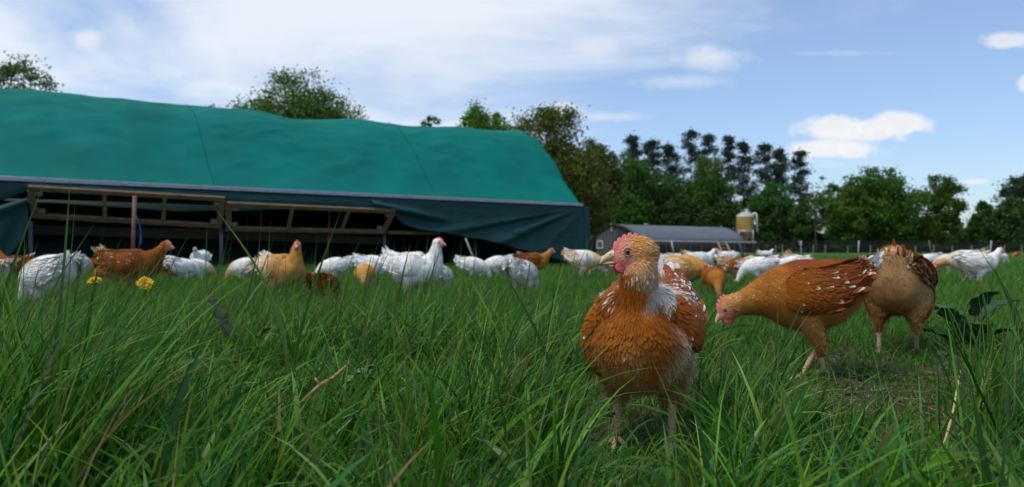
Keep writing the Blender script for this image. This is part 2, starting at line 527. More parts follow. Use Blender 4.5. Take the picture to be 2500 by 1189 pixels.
def build_hen_house():
    root = empty('mobile_hen_house', tp(TL / 2, 2.5, GT), 0, 'long low hen house under a bright green tarpaulin roof with wooden hatches along its side', 'hen house')
    inv = Vector(root.location)

    def loc(v): return v - inv
    U0 = -4.0
    nu, ns = 300, 90
    V = []
    for i in range(nu):
        u = U0 + (TL - U0) * i / (nu - 1)
        k = float(np.interp(u, SIL_U, SIL_K))
        for j in range(ns):
            q = j / (ns - 1)
            s = 5 * q
            z = EAVE + (arch(s) - EAVE) * k
            # sag and wrinkles: stretched cloth between hoops
            hoop = abs(((u + 0.55) / 2.3) % 1 - 0.5) * 2       # 1 at hoop
            rise = math.sin(math.pi * min(1, q * 1.0))
            d = -0.045 * (1 - hoop ** 2) * rise
            n1 = noise.noise(Vector((u * 0.55 + s * 0.85, s * 1.9 - u * 0.4, 1.3)))
            n2 = noise.noise(Vector((u * 1.3 + s * 1.6, s * 5.5 - u * 1.7, 7.7)))
            n3 = noise.noise(Vector((u * 0.9 - s * 1.1, s * 9.0 + u * 1.2, 3.1)))
            e = min(1, q * 7) * min(1, (1 - q) * 7)
            n4 = noise.noise(Vector((u * 1.1 + s * 2.2, (s * 11.0 - u * 3.2), 5.5)))
            n5 = noise.noise(Vector((u * .35, s * .6, 11.0)))
            d += e * (0.016 * n1 + 0.010 * n2 + 0.016 * n3 + 0.036 * max(0, n4) * (0.35 + max(0, n5) * 2.2))
            endf = max(0, 1 - (TL - u) / 1.2)
            d += e * endf * 0.02 * math.sin(s * 9 + u * 3)
            ds = 0.01
            dz = (arch(s + ds) - arch(s - ds)) * k / (2 * ds)
            nn = (Vector((0, 0, 1)) - TN * dz).normalized()
            V.append(loc(tp(u, s, z) + nn * d))
    Fc = []
    for i in range(nu - 1):
        for j in range(ns - 1):
            a = i * ns + j
            Fc.append((a, a + ns, a + ns + 1, a + 1))
    o = obj('roof_cover', mesh_np('roof_cover', np.array(V), np.array(Fc)), M['tarp'], root)
    md = o.modifiers.new('thickness', 'SOLIDIFY'); md.thickness = 0.006; md.offset = -1
    # seams: thin cords over the cloth where hoops pull it
    for us in (float(tent_uz(485, 300, 1.2)[0]), float(tent_uz(1010, 380, 1.0)[0])):
        pts = []
        for j in range(0, ns // 2 + 4):
            s = 5 * j / (ns - 1)
            i = (us - U0) / (TL - U0) * (nu - 1); i0 = int(i)
            v = V[i0 * ns + j].lerp(V[(i0 + 1) * ns + j], i - i0)
            pts.append(v + (Vector((0, 0, .8)) - TN * .6) * 0.008)
        MB().tube(pts, 0.004, 5).build('seam', M['tarp_seam'], root)
    # eave rail
    MB().bar(loc(tp(U0, -0.03, EAVE - .015)), loc(tp(TL + .02, -0.03, EAVE - .015)), 0.05, 0.065).build('eave_rail', M['galv'], root, smooth=False, bevel=.006)
    for i in range(9):
        u = 0.3 + i * 1.22
        MB().tube([loc(tp(u, -0.058, EAVE - .015)), loc(tp(u, -0.075, EAVE - .015))], 0.012, 8).build('bolt', M['galv'], root)

    # side curtain, right of the hatches: hung from the rail, gathered up on the left, sagging to the ground on the right
    cols = 150; rows = 46
    V = []
    bx = [905, 945, 968, 985, 1020, 1075, 1130, 1180, 1260, 1330, 1380, 1420, 1437]
    by = [508, 512, 530, 548, 560, 568, 577, 586, 606, 624, 640, 655, 660]
    for i in range(cols):
        px = 905 + (1437 - 905) * i / (cols - 1)
        yb = float(np.interp(px, bx, by))
        u, zt = tent_uz(px, float(np.interp(px, [0, 1418], [432, 498])) + 7, -0.01)
        _, zb = tent_uz(px, yb, -0.01)
        for j in range(rows):
            t = j / (rows - 1)
            z = zt + (zb - zt) * t
            y_ = float(np.interp(px, [0, 1418], [436, 504])) + (yb - float(np.interp(px, [0, 1418], [436, 504]))) * t
            # folds fan out from the upper right corner; a deep swag hangs at the middle
            dx, dy = (1425 - px), (y_ - 505)
            ang = math.atan2(dy, max(dx, 1e-3)); rad = math.hypot(dx, dy)
            f = 0.0
            f += 0.085 * math.exp(-((ang - 0.33 - .0003 * rad) / 0.07) ** 2) * min(1, rad / 90)
            f -= 0.07 * math.exp(-((ang - 0.52) / 0.11) ** 2) * min(1, rad / 90)
            f += 0.055 * math.exp(-((ang - 0.80) / 0.10) ** 2) * min(1, rad / 60) * math.exp(-rad / 260)
            f += 0.05 * math.exp(-((ang - 0.17) / 0.035) ** 2) * min(1, rad / 140)
            f -= 0.05 * math.exp(-((ang - 0.235) / 0.04) ** 2) * min(1, rad / 140)
            swag = 470 + (px - 940) * 0.10
            f += 0.10 * math.exp(-((y_ - (508 + (px - 960) * 0.22)) / 9) ** 2) * float(ss(1130, 990, px))
            f -= 0.07 * math.exp(-((y_ - (530 + (px - 960) * 0.14)) / 10) ** 2) * float(ss(1160, 1010, px))
            f += 0.018 * noise.noise(Vector((px * .03, y_ * .06, 4.0))) + 0.012 * noise.noise(Vector((px * .05 + y_ * .08, y_ * .14, 9.0)))
            f += 0.05 * t * t
            near = float(ss(1380, 1437, px))
            f = f * (1 - near) + near * (0.03 + 0.045 * math.sin(px * .32) * t)
            V.append(loc(tp(u, -0.02 - f * min(1, t * 5), z)))
    Fc = [(i * rows + j, i * rows + j + 1, (i + 1) * rows + j + 1, (i + 1) * rows + j) for i in range(cols - 1) for j in range(rows - 1)]
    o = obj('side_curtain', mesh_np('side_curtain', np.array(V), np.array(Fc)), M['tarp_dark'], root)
    md = o.modifiers.new('thickness', 'SOLIDIFY'); md.thickness = 0.008
    # corner wrap (vertical folds round the far end)
    V = []; cols = 40
    for i in range(cols):
        q = i / (cols - 1)
        for j in range(12):
            t = j / 11
            s = -0.05 + 5.1 * q
            V.append(loc(tp(TL + 0.05 + 0.05 * math.sin(q * 90) * t + 0.05 * t, s, EAVE * (1 - t) + 0.08 * t)))
    Fc = [(i * 12 + j, i * 12 + j + 1, (i + 1) * 12 + j + 1, (i + 1) * 12 + j) for i in range(cols - 1) for j in range(11)]
    obj('end_curtain', mesh_np('end_curtain', np.array(V), np.array(Fc)), M['tarp_dark'], root).modifiers.new('thickness', 'SOLIDIFY').thickness = 0.008
    # gables above the eaves and far side: closed, keep the inside dark
    for nm, u in (('gable_sheet', TL - 0.02), ('gable_sheet', U0 + 0.02)):
        k = float(np.interp(u, SIL_U, SIL_K))
        prof = [loc(tp(u, s, EAVE + (arch(s) - EAVE) * k - 0.03)) for s in np.linspace(0.02, 4.98, 30)]
        bot = [loc(tp(u, s, 0.08)) for s in np.linspace(0.02, 4.98, 30)]
        V = prof + bot
        Fc = [(i, i + 1, 31 + i, 30 + i) for i in range(29)]
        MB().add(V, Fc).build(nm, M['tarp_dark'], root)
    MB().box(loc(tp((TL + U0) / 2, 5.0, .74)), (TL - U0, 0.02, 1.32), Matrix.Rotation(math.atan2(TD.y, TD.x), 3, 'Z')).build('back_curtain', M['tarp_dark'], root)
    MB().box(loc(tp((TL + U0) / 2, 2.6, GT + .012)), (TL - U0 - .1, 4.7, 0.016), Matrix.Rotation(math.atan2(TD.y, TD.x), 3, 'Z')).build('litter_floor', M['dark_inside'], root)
    # inner ceiling board / perches deep inside keep it dark
    for s in (1.6, 2.4, 3.2):
        MB().tube([loc(tp(U0 + .1, s, .75)), loc(tp(TL - .1, s, .75))], 0.025, 6).build('perch', M['wood'], root)
    # curtain band above the hatches (rolled up cloth)
    V = []
    n = 120
    for i in range(n):
        px = -260 + (930 + 260) * i / (n - 1)
        ytop = float(np.interp(px, [0, 1418], [432, 498])) + 7
        ybot = float(np.interp(px, [-300, 60, 80, 548, 552, 930], [600, 470, 466, 492, 500, 520]))
        u, zt = tent_uz(px, ytop, 0.0); _, zb = tent_uz(px, ybot, 0.0)
        for j in range(9):
            t = j / 8
            bulge = 0.055 * math.sin(math.pi * t) + 0.02 * noise.noise(Vector((px * .02, t * 2.0, 2.0)))
            V.append(loc(tp(u, -0.005 - bulge * (1.0 if px > 60 else .4), zt + (zb - zt) * t)))
    Fc = [(i * 9 + j, i * 9 + j + 1, (i + 1) * 9 + j + 1, (i + 1) * 9 + j) for i in range(n - 1) for j in range(8)]
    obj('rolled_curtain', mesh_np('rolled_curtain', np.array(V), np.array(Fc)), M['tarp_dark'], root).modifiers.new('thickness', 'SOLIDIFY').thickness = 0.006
    # left drape hanging aside
    V = []
    n = 50
    for i in range(n):
        px = -300 + 368 * i / (n - 1)
        yt = float(np.interp(px, [-300, 0, 68], [560, 502, 482])); yb = float(np.interp(px, [-300, 0, 30, 60, 68], [735, 640, 618, 575, 545]))
        u, zt = tent_uz(px, yt, -0.1); _, zb = tent_uz(px, yb, -0.1)
        for j in range(14):
            t = j / 13
            f = 0.10 * math.exp(-((t - .08) / .1) ** 2) + 0.05 * math.sin(px * .06 + t * 4) * t + .02 * noise.noise(Vector((px * .03, t * 3, 0)))
            V.append(loc(tp(u, -0.07 - f, zt + (zb - zt) * t)))
    Fc = [(i * 14 + j, i * 14 + j + 1, (i + 1) * 14 + j + 1, (i + 1) * 14 + j) for i in range(n - 1) for j in range(13)]
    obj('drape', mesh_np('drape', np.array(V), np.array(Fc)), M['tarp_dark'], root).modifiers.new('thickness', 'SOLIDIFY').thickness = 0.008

    # hatches: wooden frames, bottom edge pushed inwards
    def hatch(tl, tr, br, bl, mulls, label):
        e = obj('hatch', None, None, root)
        e['label'] = label

        def pt(p, s):
            u, z = tent_uz(p[0], p[1], s); return loc(tp(u, s, z))
        A, B, Cc, D = pt(tl, -.12), pt(tr, -.12), pt(br, .22), pt(bl, .22)
        upv = (A - D).normalized(); wdt = 0.075
        inn = wdt / 2
        dpt = 0.05
        nrm = (B - A).cross(A - D).normalized()
        MB().bar(A - upv * inn, B - upv * inn, dpt, wdt, upv).build('top_rail', M['wood'], e, smooth=False, bevel=.005)
        MB().bar(D + upv * inn, Cc + upv * inn, dpt, wdt, upv).build('bottom_rail', M['wood'], e, smooth=False, bevel=.005)
        ax = (B - A).normalized()

        def stile(q, wd):
            a = A.lerp(B, q) - upv * (wdt + .002); d = D.lerp(Cc, q) + upv * (wdt + .002)
            MB().bar(a, d, dpt * .85, wd, ax).build('stile', M['wood'], e, smooth=False, bevel=.004)
        stile(0.012, .09); stile(0.988, .09)
        for q in mulls: stile(q, .055)
        for q, tpz in ((0.045, 0), (0.955, 0), (.045, 1), (.955, 1)):
            p = (A.lerp(B, q) - upv * (wdt + .045)) if tpz == 0 else (D.lerp(Cc, q) + upv * (wdt + .045))
            MB().box(p, (.10, .03, .085), Matrix.Rotation(math.atan2(TD.y, TD.x), 3, 'Z')).build('corner_block', M['wood'], e, smooth=False, bevel=.01)
        return e
    hatch((67, 453), (549, 481), (540, 556), (80, 531), (.355, .665), 'long pale-topped wooden hatch frame of three dark openings')
    hatch((553, 493), (965, 512), (940, 570), (552, 562), (.36, .70), 'slanting wooden hatch frame beside the gathered curtain')
    # sill board continuing right of the hatches
    u1, z1 = tent_uz(945, 567, .24); u2, z2 = tent_uz(1075, 570, .24)
    MB().bar(loc(tp(u1, .24, z1)), loc(tp(u2, .24, z2)), .05, .06).build('sill', M['wood'], root, smooth=False, bevel=.004)
    # posts
    def post(px, top, bot, s, r, m, nm='post', px2=None):
        u, z = tent_uz(px, top, s); u2, _ = tent_uz(px2 or px, bot, s)
        MB().tube([loc(tp(u, s, z)), loc(tp(u2, s, 0.06))], r, 8).build(nm, m, root)
    post(74, 540, 660, .3, .032, M['old_steel']); post(540, 556, 660, .3, .032, M['old_steel']); post(939, 572, 660, .32, .030, M['old_steel'])
    post(329, 478, 640, -.18, .03, M['pole'], px2=323); post(805, 512, 640, .3, .012, M['pole'], px2=798); post(1162, 586, 640, .4, .012, M['galv'])
    # dark under-sill beam
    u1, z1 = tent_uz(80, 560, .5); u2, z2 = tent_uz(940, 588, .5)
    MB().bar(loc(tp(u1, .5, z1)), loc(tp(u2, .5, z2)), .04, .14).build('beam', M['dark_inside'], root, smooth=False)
    u, z = tent_uz(1140, 582, -.3); u2, _ = tent_uz(1147, 640, -.3)
    st = MB().tube([tp(u, -.25, z), tp(u2, -.55, .08)], .018, 7).build('stake', M['fence_post'])
    prop(st, 'pale leaning wooden stake propping the curtain edge of the hen house', 'stake')
    # blue string hanging by the pole
    a = tp(*[tent_uz(331, 527, -.25)[0], -.25, tent_uz(331, 527, -.25)[1]]); b = tp(tent_uz(342, 598, -.25)[0], -.25, tent_uz(342, 598, -.25)[1])
    pts = [a.lerp(b, t) + TD * (0.04 * math.sin(t * 3.1)) for t in np.linspace(0, 1, 9)]
    o = MB().tube(pts, [.009, .009, .008, .008, .008, .008, .009, .012, .014], 6).build('string', M['rope'])
    prop(o, 'frayed blue string hanging beside the rusty pink pole of the hen house', 'string')


build_hen_house()


# ------------------------------------------------------------------ far barn and silo
def build_barn():
    N0 = Vector((13.9, 80, 0)); E = Vector((28.5, 90.0, 0))
    d = (E - N0).normalized(); n = Vector((-d.y, d.x, 0)); Ln = (E - N0).length
    Wd = 7.9; g = .1
    root = empty('poultry_barn', N0 + d * Ln / 2 + n * Wd / 2 + Vector((0, 0, g)), 0, 'low barn with a rounded dark grey roof and a white eave line before the wood', 'barn')
    o0 = Vector(root.location)
    def q(u, s, z): return N0 + d * u + n * s + Vector((0, 0, z)) - o0
    def ah(s): return 1.45 + 1.85 * math.sin(math.pi * min(max(s / Wd, 0), 1)) ** .62
    S = [Wd * (0.5 - 0.5 * math.cos(math.pi * k / 26)) for k in range(27)]
    V = []; nU = 24
    for i in range(nU + 1):
        for s in S: V.append(q(-.25 + (Ln + .5) * i / nU, s, ah(s)))
    k = len(S)
    o = MB().add(V, [(i * k + j, (i + 1) * k + j, (i + 1) * k + j + 1, i * k + j + 1) for i in range(nU) for j in range(k - 1)]).build('roof', M['roof_grey'], root)
    o.modifiers.new('t', 'SOLIDIFY').thickness = .08
    V = [q(0, s, ah(s) - .09) for s in S] + [q(0, s, .05) for s in S]
    MB().add(V, [(j, j + 1, k + j + 1, k + j) for j in range(k - 1)]).build('gable', M['gable_grey'], root)
    V = [q(Ln, s, ah(s) - .09) for s in S] + [q(Ln, s, .05) for s in S]
    MB().add(V, [(j, j + 1, k + j + 1, k + j) for j in range(k - 1)]).build('gable', M['gable_grey'], root)
    for j in range(14):      # cladding boards of the gable
        s = .3 + j * .56
        MB().bar(q(-.03, s, .1), q(-.03, s, ah(s) - .2), .05, .05, d).build('batten', M['gable_grey'], root, smooth=False)
    wf = MB()
    wz, wsz = 1.0, (6.35, 1.0)
    for (a, b, c_, e_) in ((-.5, -.42, .5, .42),):
        wf.bar(q(-.06, 6.35 - .55, .62), q(-.06, 6.35 + .55, .62), .1, .1); wf.bar(q(-.06, 6.35 - .55, 1.42), q(-.06, 6.35 + .55, 1.42), .1, .1)
        wf.bar(q(-.06, 6.35 - .5, .67), q(-.06, 6.35 - .5, 1.37), .1, .1, d); wf.bar(q(-.06, 6.35 + .5, .67), q(-.06, 6.35 + .5, 1.37), .1, .1, d)
    w_ = wf.build('window', M['white_paint'], root, smooth=False)
    MB().add([q(-.04, 5.9, .67), q(-.04, 6.8, .67), q(-.04, 6.8, 1.37), q(-.04, 5.9, 1.37)], [(0, 1, 2, 3)]).build('pane', M['glass'], w_)
    MB().bar(q(-.06, 4.2, 2.75), q(-.06, 4.5, 2.75), .1, .5).build('vent_hatch', M['white_paint'], root, smooth=False)
    MB().bar(q(-.3, -.12, 1.42), q(Ln + 2.3, -.12, 1.36), .1, .14).build('eave_board', M['white_paint'], root, smooth=False)
    MB().bar(q(Ln * .5, .15, .55), q(Ln * .5 + .01, .15, .55), .1, .1)
    MB().box(q(Ln / 2 + 1, .35, .7), (Ln + 2.4, .08, 1.3), Matrix.Rotation(math.atan2(d.y, d.x), 3, 'Z')).build('side_wall', M['barn_wall'], root)
    MB().bar(q(Ln + .2, .6, 1.40), q(Ln + 2.3, .6, 1.33), 1.3, .05).build('lean_to_roof', M['gable_grey'], root, smooth=False)
    for i in range(11):
        u = .3 + i * (Ln + 1.8) / 10
        MB().bar(q(u, -.05, .02), q(u, -.05, 1.34), .07, .07, d).build('post', M['gable_grey'], root, smooth=False)
    for z in (.35, .6, .85, 1.1):
        MB().bar(q(0, -.02, z), q(Ln + 2, -.02, z), .015, .025).build('wire', M['net'], root, smooth=False)
    # pop-holes: dark slabs on the wall, shade of each hole put in as colour
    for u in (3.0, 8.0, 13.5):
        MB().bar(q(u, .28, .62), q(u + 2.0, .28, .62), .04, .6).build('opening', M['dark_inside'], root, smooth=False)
    # ladder ramp leaning on the eave
    Yl = 86
    a0, a1 = P(1752, 592, Yl), P(1764, 618, Yl - 1.0); b0, b1 = P(1772, 592, Yl), P(1785, 618, Yl - 1.0)
    lr = empty('ladder', (a1 + b1) / 2, 0, 'pale wooden ladder leaning against the barn wall', 'ladder'); lo = Vector(lr.location)
    for p0, p1 in ((a0, a1), (b0, b1)): MB().bar(p0 - lo, p1 - lo, .16, .12).build('rail', M['ladder'], lr, smooth=False)
    for t in (.18, .5, .8): MB().bar(a0.lerp(a1, t) - lo, b0.lerp(b1, t) - lo, .08, .09).build('rung', M['ladder'], lr, smooth=False)

    # silo
    Ys = 93.0; c = P(1819, 620, Ys); sc = Ys / F
    base = Vector((c.x, Ys, .1))
    root = empty('feed_silo', base, 0, 'yellowish feed silo with a pale domed lid on steel legs beside the barn', 'silo')
    zt = lambda py: CAMZ + (HY - py) * sc - .1
    r = 21.0 * sc
    def lathe(prof, seg=28):
        V = []; Fc = []
        for rr, z in prof:
            for k_ in range(seg):
                V.append((rr * math.cos(2 * math.pi * k_ / seg), rr * math.sin(2 * math.pi * k_ / seg), z))
        for i in range(len(prof) - 1):
            for k_ in range(seg):
                k2 = (k_ + 1) % seg
                Fc.append((i * seg + k_, i * seg + k2, (i + 1) * seg + k2, (i + 1) * seg + k_))
        return MB().add(V, Fc)
    lathe([(r, zt(565)), (r * 1.01, zt(558)), (r * 1.01, zt(545)), (r * 1.0, zt(530)), (r * .99, zt(529))]).build('barrel', M['silo'], root)
    lathe([(r * 1.03, zt(530)), (r * .95, zt(526)), (r * .62, zt(521)), (r * .3, zt(518.5)), (.01, zt(517.5))]).build('lid', M['silo_top'], root)
    lathe([(r, zt(565.5)), (r * .9, zt(571)), (r * .25, zt(591)), (r * .18, zt(594)), (.01, zt(595))]).build('hopper', M['silo'], root)
    lathe([(r * 1.03, zt(568)), (r * 1.07, zt(567)), (r * 1.07, zt(564)), (r * 1.03, zt(563))]).build('ring', M['galv'], root)
    for a in (35, 125, 215, 305):
        x, y = r * 1.1 * math.cos(R(a)), r * 1.1 * math.sin(R(a))
        MB().tube([(x, y, zt(562)), (x, y, 0)], .07, 8).build('leg', M['galv'], root)
    MB().tube([(r * .75, -.15, zt(523)), (r * 1.15, -.25, zt(521)), (r * 1.28, -.25, zt(526)), (r * 1.32, -.25, zt(566))], .13, 8).build('fill_pipe', M['white_paint'], root)
    MB().tube([(0, 0, zt(594)), (0.3, -.2, zt(603)), (-2.2, -1.2, zt(606))], .09, 7).build('auger_tube', M['silo_top'], root)


build_barn()


# ------------------------------------------------------------------ trees
def leaf_cards(Pc, size, seed, up_bias=0.35, aspect=0.6):
    r = np.random.default_rng(seed)
    n = len(Pc)
    a = r.normal(size=(n, 3)); a /= np.linalg.norm(a, axis=1)[:, None]
    b = r.normal(size=(n, 3)); b[:, 2] += up_bias
    b -= a * (a * b).sum(1)[:, None]; b /= np.linalg.norm(b, axis=1)[:, None]
    s = size * r.uniform(.6, 1.35, n)[:, None]
    V = np.stack([Pc - a * s * .5, Pc + b * s * aspect * .5, Pc + a * s * .5, Pc - b * s * aspect * .5], 1).reshape(-1, 3)
    Fc = np.arange(4 * n).reshape(-1, 4)
    return V, Fc


def tree(name, label, px, top, Y, wpx, base_frac=.25, col=(.06, .12, .02), col2=None, lobes=7, clumps=90, per=70, leaf=.30, seed=1, bark='bark', group=None, squash=1.0,
         sparse=0.0, trunks=1, bottom=None, droop=0.0, cat='tree', flat=.8):
    r = np.random.default_rng(seed)
    H = CAMZ + (HY - top) / F * Y - GT
    Wm = wpx / F * Y
    x0 = PX(px, Y)
    root = empty(name, (x0, Y, GT), 0, label, cat, group)
    zb = H * base_frac if bottom is None else bottom
    ch = H - zb
    # lobes fill the crown outline
    C0 = []
    for k in range(lobes):
        th = 2 * math.pi * (k + r.uniform(-.3, .3)) / lobes
        hh = r.uniform(.15, .72)
        rr = Wm / 2 * r.uniform(.35, .62) * (1.0 if hh < .55 else .75)
        C0.append((rr * math.cos(th), rr * math.sin(th) * flat, zb + ch * hh, Wm * r.uniform(.25, .36), ch * r.uniform(.2, .30)))
    C0.append((r.uniform(-.05, .05) * Wm, 0, zb + ch * .74, Wm * .26, ch * .26))
    C0.append((0, 0, zb + ch * .45, Wm * .36, ch * .36))
    P_ = []; centers = []
    clumps = int(clumps * (2.4 if Y < 70 else 1.6))
    for k in range(clumps):
        cx, cy, cz, rw, rh = C0[r.integers(len(C0))]
        v = r.normal(size=3); v /= np.linalg.norm(v); q = r.uniform(.35, 1.0) ** .5
        c = np.array([cx + v[0] * rw * q, cy + v[1] * rw * q * flat, cz + v[2] * rh * q])
        if abs(c[0]) > Wm * .52: c[0] = np.sign(c[0]) * Wm * .5
        centers.append(c)
        sp = Wm * r.uniform(.034, .075) * (1 - .3 * sparse)
        n = int(per * 1.7 * r.uniform(.5, 1.4))
        pp = c + r.normal(size=(n, 3)) * sp * np.array([1, 1, .8])
        if droop:
            pp[:, 2] -= np.abs(r.normal(size=n)) * droop
            pp[:, :2] = c[:2] + (pp[:, :2] - c[:2]) * .55
        P_.append(pp)
    P_ = np.concatenate(P_)
    P_ = P_[P_[:, 2] < H * 1.005]
    gap = np.array([noise.noise(Vector(q) * .50 + Vector((seed, 0, 0))) + .5 * noise.noise(Vector(q) * 1.3) for q in P_])
    P_ = P_[gap > (-.45 if Y < 79 else -.22) + .15 * sparse + r.normal(size=len(P_)) * .12]
    P_ = P_[P_[:, 2] > max(.2, zb * .6)]
    V, Fc = leaf_cards(P_, leaf * 1.15, seed + 50)
    col = np.array(col) * np.array((1.35, 1.65, 1.1)); c2 = np.array(col2 if col2 is not None else col * 1.25) * np.array((1.35, 1.6, 1.1))
    # leaf colour varies by spray, young growth paler
    f = r.uniform(0, 1, len(P_))
    nz = np.array([noise.noise(Vector(p) * .45) for p in P_[::1]]) if len(P_) < 20000 else r.uniform(-1, 1, len(P_))
    f = np.clip(.5 + nz * .9 + (f - .5) * .5, 0, 1)[:, None]
    cc = np.repeat(col * (1 - f) + c2 * f, 4, 0)
    obj('crown', mesh_np('crown', V, Fc, cc, smooth=False), M['needle'] if bark == 'pine_bark' else M['leaf'], root)
    # trunk and limbs
    mb = MB()
    r0 = max(.10, H * .016)
    for tnk in range(trunks):
        ox = 0 if trunks == 1 else (tnk - (trunks - 1) / 2) * Wm * .22
        lean = r.uniform(-.04, .04, 2) * H + np.array([ox * .4, 0])
        tr = [(ox + lean[0] * t + .04 * H * .2 * math.sin(t * 5 + seed), lean[1] * t, H * .88 * t) for t in np.linspace(0, 1, 9)]
        mb.tube(tr, list(np.linspace(r0 * (1.25 if trunks == 1 else .8), .03, 9)), 7)
        idx = r.permutation(len(centers))[:(26 if trunks == 1 else 14)]
        for i in idx:
            c = centers[i]
            t = np.clip((c[2] - Wm * .15) / (H * .88), .18, .85) * r.uniform(.6, .95)
            k = t * 8; k0 = int(k); a = Vector(tr[k0]).lerp(Vector(tr[min(k0 + 1, 8)]), k - k0)
            e = Vector(c); md = a.lerp(e, .5) + Vector((0, 0, -.04 * H * r.uniform(0, 1)))
            mb.tube([a, md, e], [r0 * .33 * (1 - t * .5), r0 * .2, .02], 5)
    mb.build('trunk', M[bark], root)
    return root


def pine(label, px, top, Y, wpx, crown_frac, seed, group):
    r = np.random.default_rng(seed)
    H = CAMZ + (HY - top) / F * Y - GT; Wm = wpx / F * Y
    root = empty('pine_tree', (PX(px, Y), Y, GT), 0, label, 'pine tree', group)
    lean = r.uniform(-.03, .03) * H
    tr = [(lean * t + .15 * math.sin(t * 4 + seed), .1 * math.sin(t * 3), H * .97 * t) for t in np.linspace(0, 1, 9)]
    mb = MB().tube(tr, list(np.linspace(.12, .03, 9)), 7)
    zb = H * (1 - crown_frac)
    P_ = []
    nb = 46
    for k in range(nb):
        q = (k + r.uniform(0, 1)) / nb
        z = zb + (H - zb) * q
        prof = (1 - q) ** .6 * min(1, .45 + q * 1.6)
        L_ = Wm * .58 * prof * r.uniform(.25, 1.2) + .25
        th = r.normal(r.uniform(0, 6.28), 1.3) if k % 3 else r.uniform(0, 2 * math.pi)
        if r.uniform() < .12: continue
        t = z / (H * .97); kk = min(t * 8, 7.99); k0 = int(kk); a = Vector(tr[k0]).lerp(Vector(tr[k0 + 1]), kk - k0)
        e = a + Vector((L_ * math.cos(th), L_ * math.sin(th) * .8, L_ * r.uniform(-.12, .30)))
        mb.tube([a, a.lerp(e, .5) + Vector((0, 0, -.1)), e], [.05, .035, .015], 4)
        for j in range(4):
            c = np.array(a.lerp(e, r.uniform(.25, 1.05)))
            n = int(42 * r.uniform(.5, 1.3))
            P_.append(c + r.normal(size=(n, 3)) * np.array([.42, .42, .22]) * (.75 + .5 * prof))
    P_.append(np.array(tr[-1]) + r.normal(size=(60, 3)) * np.array([.22, .22, .38]))
    P_ = np.concatenate(P_)
    V, Fc = leaf_cards(P_, .34, seed + 9, up_bias=.7, aspect=.38)
    f = r.uniform(0, 1, len(P_))[:, None]
    cc = np.repeat(np.array([.020, .042, .026]) * (1 - f) + np.array([.034, .062, .036]) * f, 4, 0)
    obj('crown', mesh_np('crown', V, Fc, cc, smooth=False), M['needle'], root)
    mb.build('trunk', M['pine_bark'], root)


